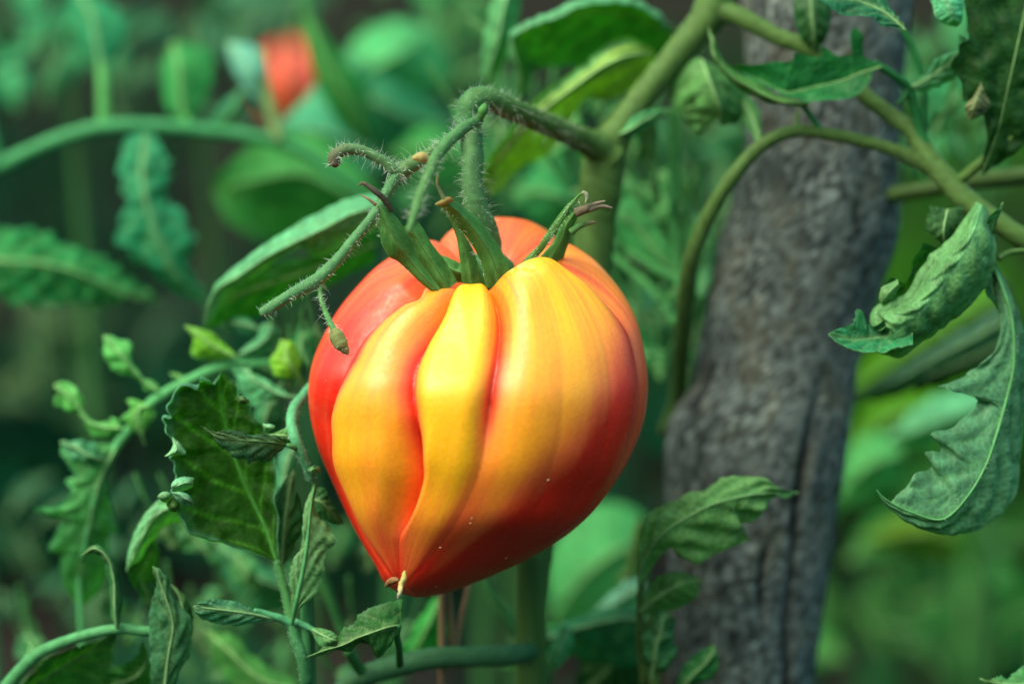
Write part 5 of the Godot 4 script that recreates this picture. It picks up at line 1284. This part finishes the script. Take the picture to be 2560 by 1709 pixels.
func cover() -> void:
	# low weeds that nobody could count, from a step behind the fruit to the far side of the plot
	var rng := RandomNumberGenerator.new()
	rng.seed = 9
	base = Vector3.ZERO
	begin()
	for k in 2600:
		var d := 0.35 + 5.5 * pow(rng.randf(), 1.6)
		var x := rng.randf_range(-1.0, 1.0) * (0.5 + d * 0.55)
		var z := -d
		var patch := broad.get_noise_2d(x * 3.0 + 4.0, z * 2.0)
		if patch < 0.05 - 0.3 * smoothstep(-0.1, 0.4, x):
			continue
		var foot := Vector3(x, 0, z)
		var tone := Color(0.005, 0.030, 0.015).lerp(Color(0.020, 0.085, 0.006), clampf(1.2 * broad.get_noise_2d(x * 2.0 - 30.0, z * 2.0) + 0.6 * smoothstep(0.0, 0.5, x), 0, 1) * smoothstep(-0.2, 0.3, x)) * rng.randf_range(0.5, 1.5)
		for n in 4:
			var a := rng.randf() * TAU
			var h := rng.randf_range(0.02, 0.18) * (1.0 + patch)
			var l := rng.randf_range(0.05, 0.11)
			var out := Vector3(cos(a), 0, sin(a))
			var side := Vector3(-sin(a), 0, cos(a)) * l * rng.randf_range(0.22, 0.36)
			var p0 := foot + Vector3(0, h * 0.6, 0)
			var p1 := p0 + out * l * 0.55 + Vector3(0, h * 0.5 + 0.01, 0)
			var p2 := p0 + out * l + Vector3(0, h * 0.3, 0)
			var i := V.size()
			V.append_array([p0, p1 - side, p1, p1 + side, p2])
			for c in 5:
				C.append(tone)
			I.append_array([i, i + 2, i + 1, i, i + 3, i + 2, i + 1, i + 2, i + 4, i + 2, i + 3, i + 4])
	commit("ground_cover", M.far_leaf, self, "stuff")
	var o := get_node("ground_cover")
	o.set_meta("label", "low green weeds covering the soil behind the tomato plants")
	o.set_meta("category", "weeds")


func scatter() -> void:
	# plants further back: where their leaves hang on the photograph's grid, how far behind, colour, number, size
	var rng := RandomNumberGenerator.new()
	rng.seed = 77
	var rows := [
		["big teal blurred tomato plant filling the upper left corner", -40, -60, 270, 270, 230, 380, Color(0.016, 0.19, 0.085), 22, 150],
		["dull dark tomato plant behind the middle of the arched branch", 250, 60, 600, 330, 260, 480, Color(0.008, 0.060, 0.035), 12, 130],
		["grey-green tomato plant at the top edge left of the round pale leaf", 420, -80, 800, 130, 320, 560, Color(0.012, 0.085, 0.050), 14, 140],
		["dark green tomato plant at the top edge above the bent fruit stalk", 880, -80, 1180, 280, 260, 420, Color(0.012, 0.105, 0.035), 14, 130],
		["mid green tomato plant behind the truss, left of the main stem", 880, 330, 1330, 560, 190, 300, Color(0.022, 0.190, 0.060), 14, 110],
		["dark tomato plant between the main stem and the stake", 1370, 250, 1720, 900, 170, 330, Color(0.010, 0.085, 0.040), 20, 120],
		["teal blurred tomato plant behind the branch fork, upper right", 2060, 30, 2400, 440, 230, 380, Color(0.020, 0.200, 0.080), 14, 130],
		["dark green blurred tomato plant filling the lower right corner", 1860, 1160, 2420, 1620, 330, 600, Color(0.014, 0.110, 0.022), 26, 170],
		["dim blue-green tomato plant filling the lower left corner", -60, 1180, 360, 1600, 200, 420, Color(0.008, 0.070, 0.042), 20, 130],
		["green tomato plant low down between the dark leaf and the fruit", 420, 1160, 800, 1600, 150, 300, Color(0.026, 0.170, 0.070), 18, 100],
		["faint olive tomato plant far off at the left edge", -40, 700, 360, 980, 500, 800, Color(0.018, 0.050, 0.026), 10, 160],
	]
	for row in rows:
		var mid := at((row[1] + row[3]) / 2.0 * D2S, row[4] * D2S, (row[5] + row[6]) / 2.0)
		var foot := Vector3(mid.x, 0, mid.z)
		var plant := thing("tomato_plant", row[0], "plant", foot)
		var top := at((row[1] + row[3]) / 2.0 * D2S + 30, row[2] * D2S, (row[5] + row[6]) / 2.0)
		tube("stem", plant, PackedVector3Array([foot, foot.lerp(top, 0.5) + Vector3(0.012, 0, 0), top]), [4.5, 3.5, 1.8], Color(0.04, 0.13, 0.04))
		for k in row[8]:
			var z := rng.randf_range(row[5], row[6])
			var tip := at(rng.randf_range(row[1], row[3]) * D2S, rng.randf_range(row[2], row[4]) * D2S, z)
			var l: float = row[9] * rng.randf_range(0.7, 1.3) * D2S * PX * (DIST + z / 1000.0) / DIST
			var a := rng.randf_range(-1.4, 1.4)
			var dir := (eye.basis * Vector3(sin(a), -cos(a), rng.randf_range(-0.2, 0.7))).normalized()
			var face := (Vector3(0, 1.0, 0) + eye.basis.z * rng.randf_range(0.1, 1.6) + eye.basis.x * rng.randf_range(-0.9, 0.5)).normalized()
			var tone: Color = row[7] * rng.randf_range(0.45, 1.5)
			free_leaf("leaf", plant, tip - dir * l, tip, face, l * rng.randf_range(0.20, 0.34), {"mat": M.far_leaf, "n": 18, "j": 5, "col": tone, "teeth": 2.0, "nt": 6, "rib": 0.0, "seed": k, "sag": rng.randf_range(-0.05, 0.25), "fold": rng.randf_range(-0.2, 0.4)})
	# leaf wall added unseen behind the camera to keep low sky off the fruit
	base = Vector3.ZERO
	begin()
	for k in 3000:
		var q := Vector3(rng.randf_range(-2.2, 1.6), 0, rng.randf_range(1.15, 1.5))
		q.y = rng.randf_range(0.0, 1.0)
		var l := rng.randf_range(0.07, 0.13)
		var out := Vector3(rng.randfn(), rng.randfn() - 0.6, rng.randfn()).normalized() * l
		var side := out.cross(Vector3(rng.randfn(), 1.2, rng.randfn())).normalized() * l * 0.3
		var i := V.size()
		V.append_array([q, q + out * 0.45 - side, q + out * 0.5 + Vector3(0, 0.01, 0), q + out * 0.45 + side, q + out])
		for c in 5:
			C.append(Color(0.018, 0.11, 0.03))
		I.append_array([i, i + 2, i + 1, i, i + 3, i + 2, i + 1, i + 2, i + 4, i + 2, i + 3, i + 4])
	var sky_blocker := commit("added_foliage", M.far_leaf, self, "stuff")
	sky_blocker.set_meta("label", "unseen wall of leaves added behind the viewer to block low sky")
	sky_blocker.set_meta("category", "added_foliage")
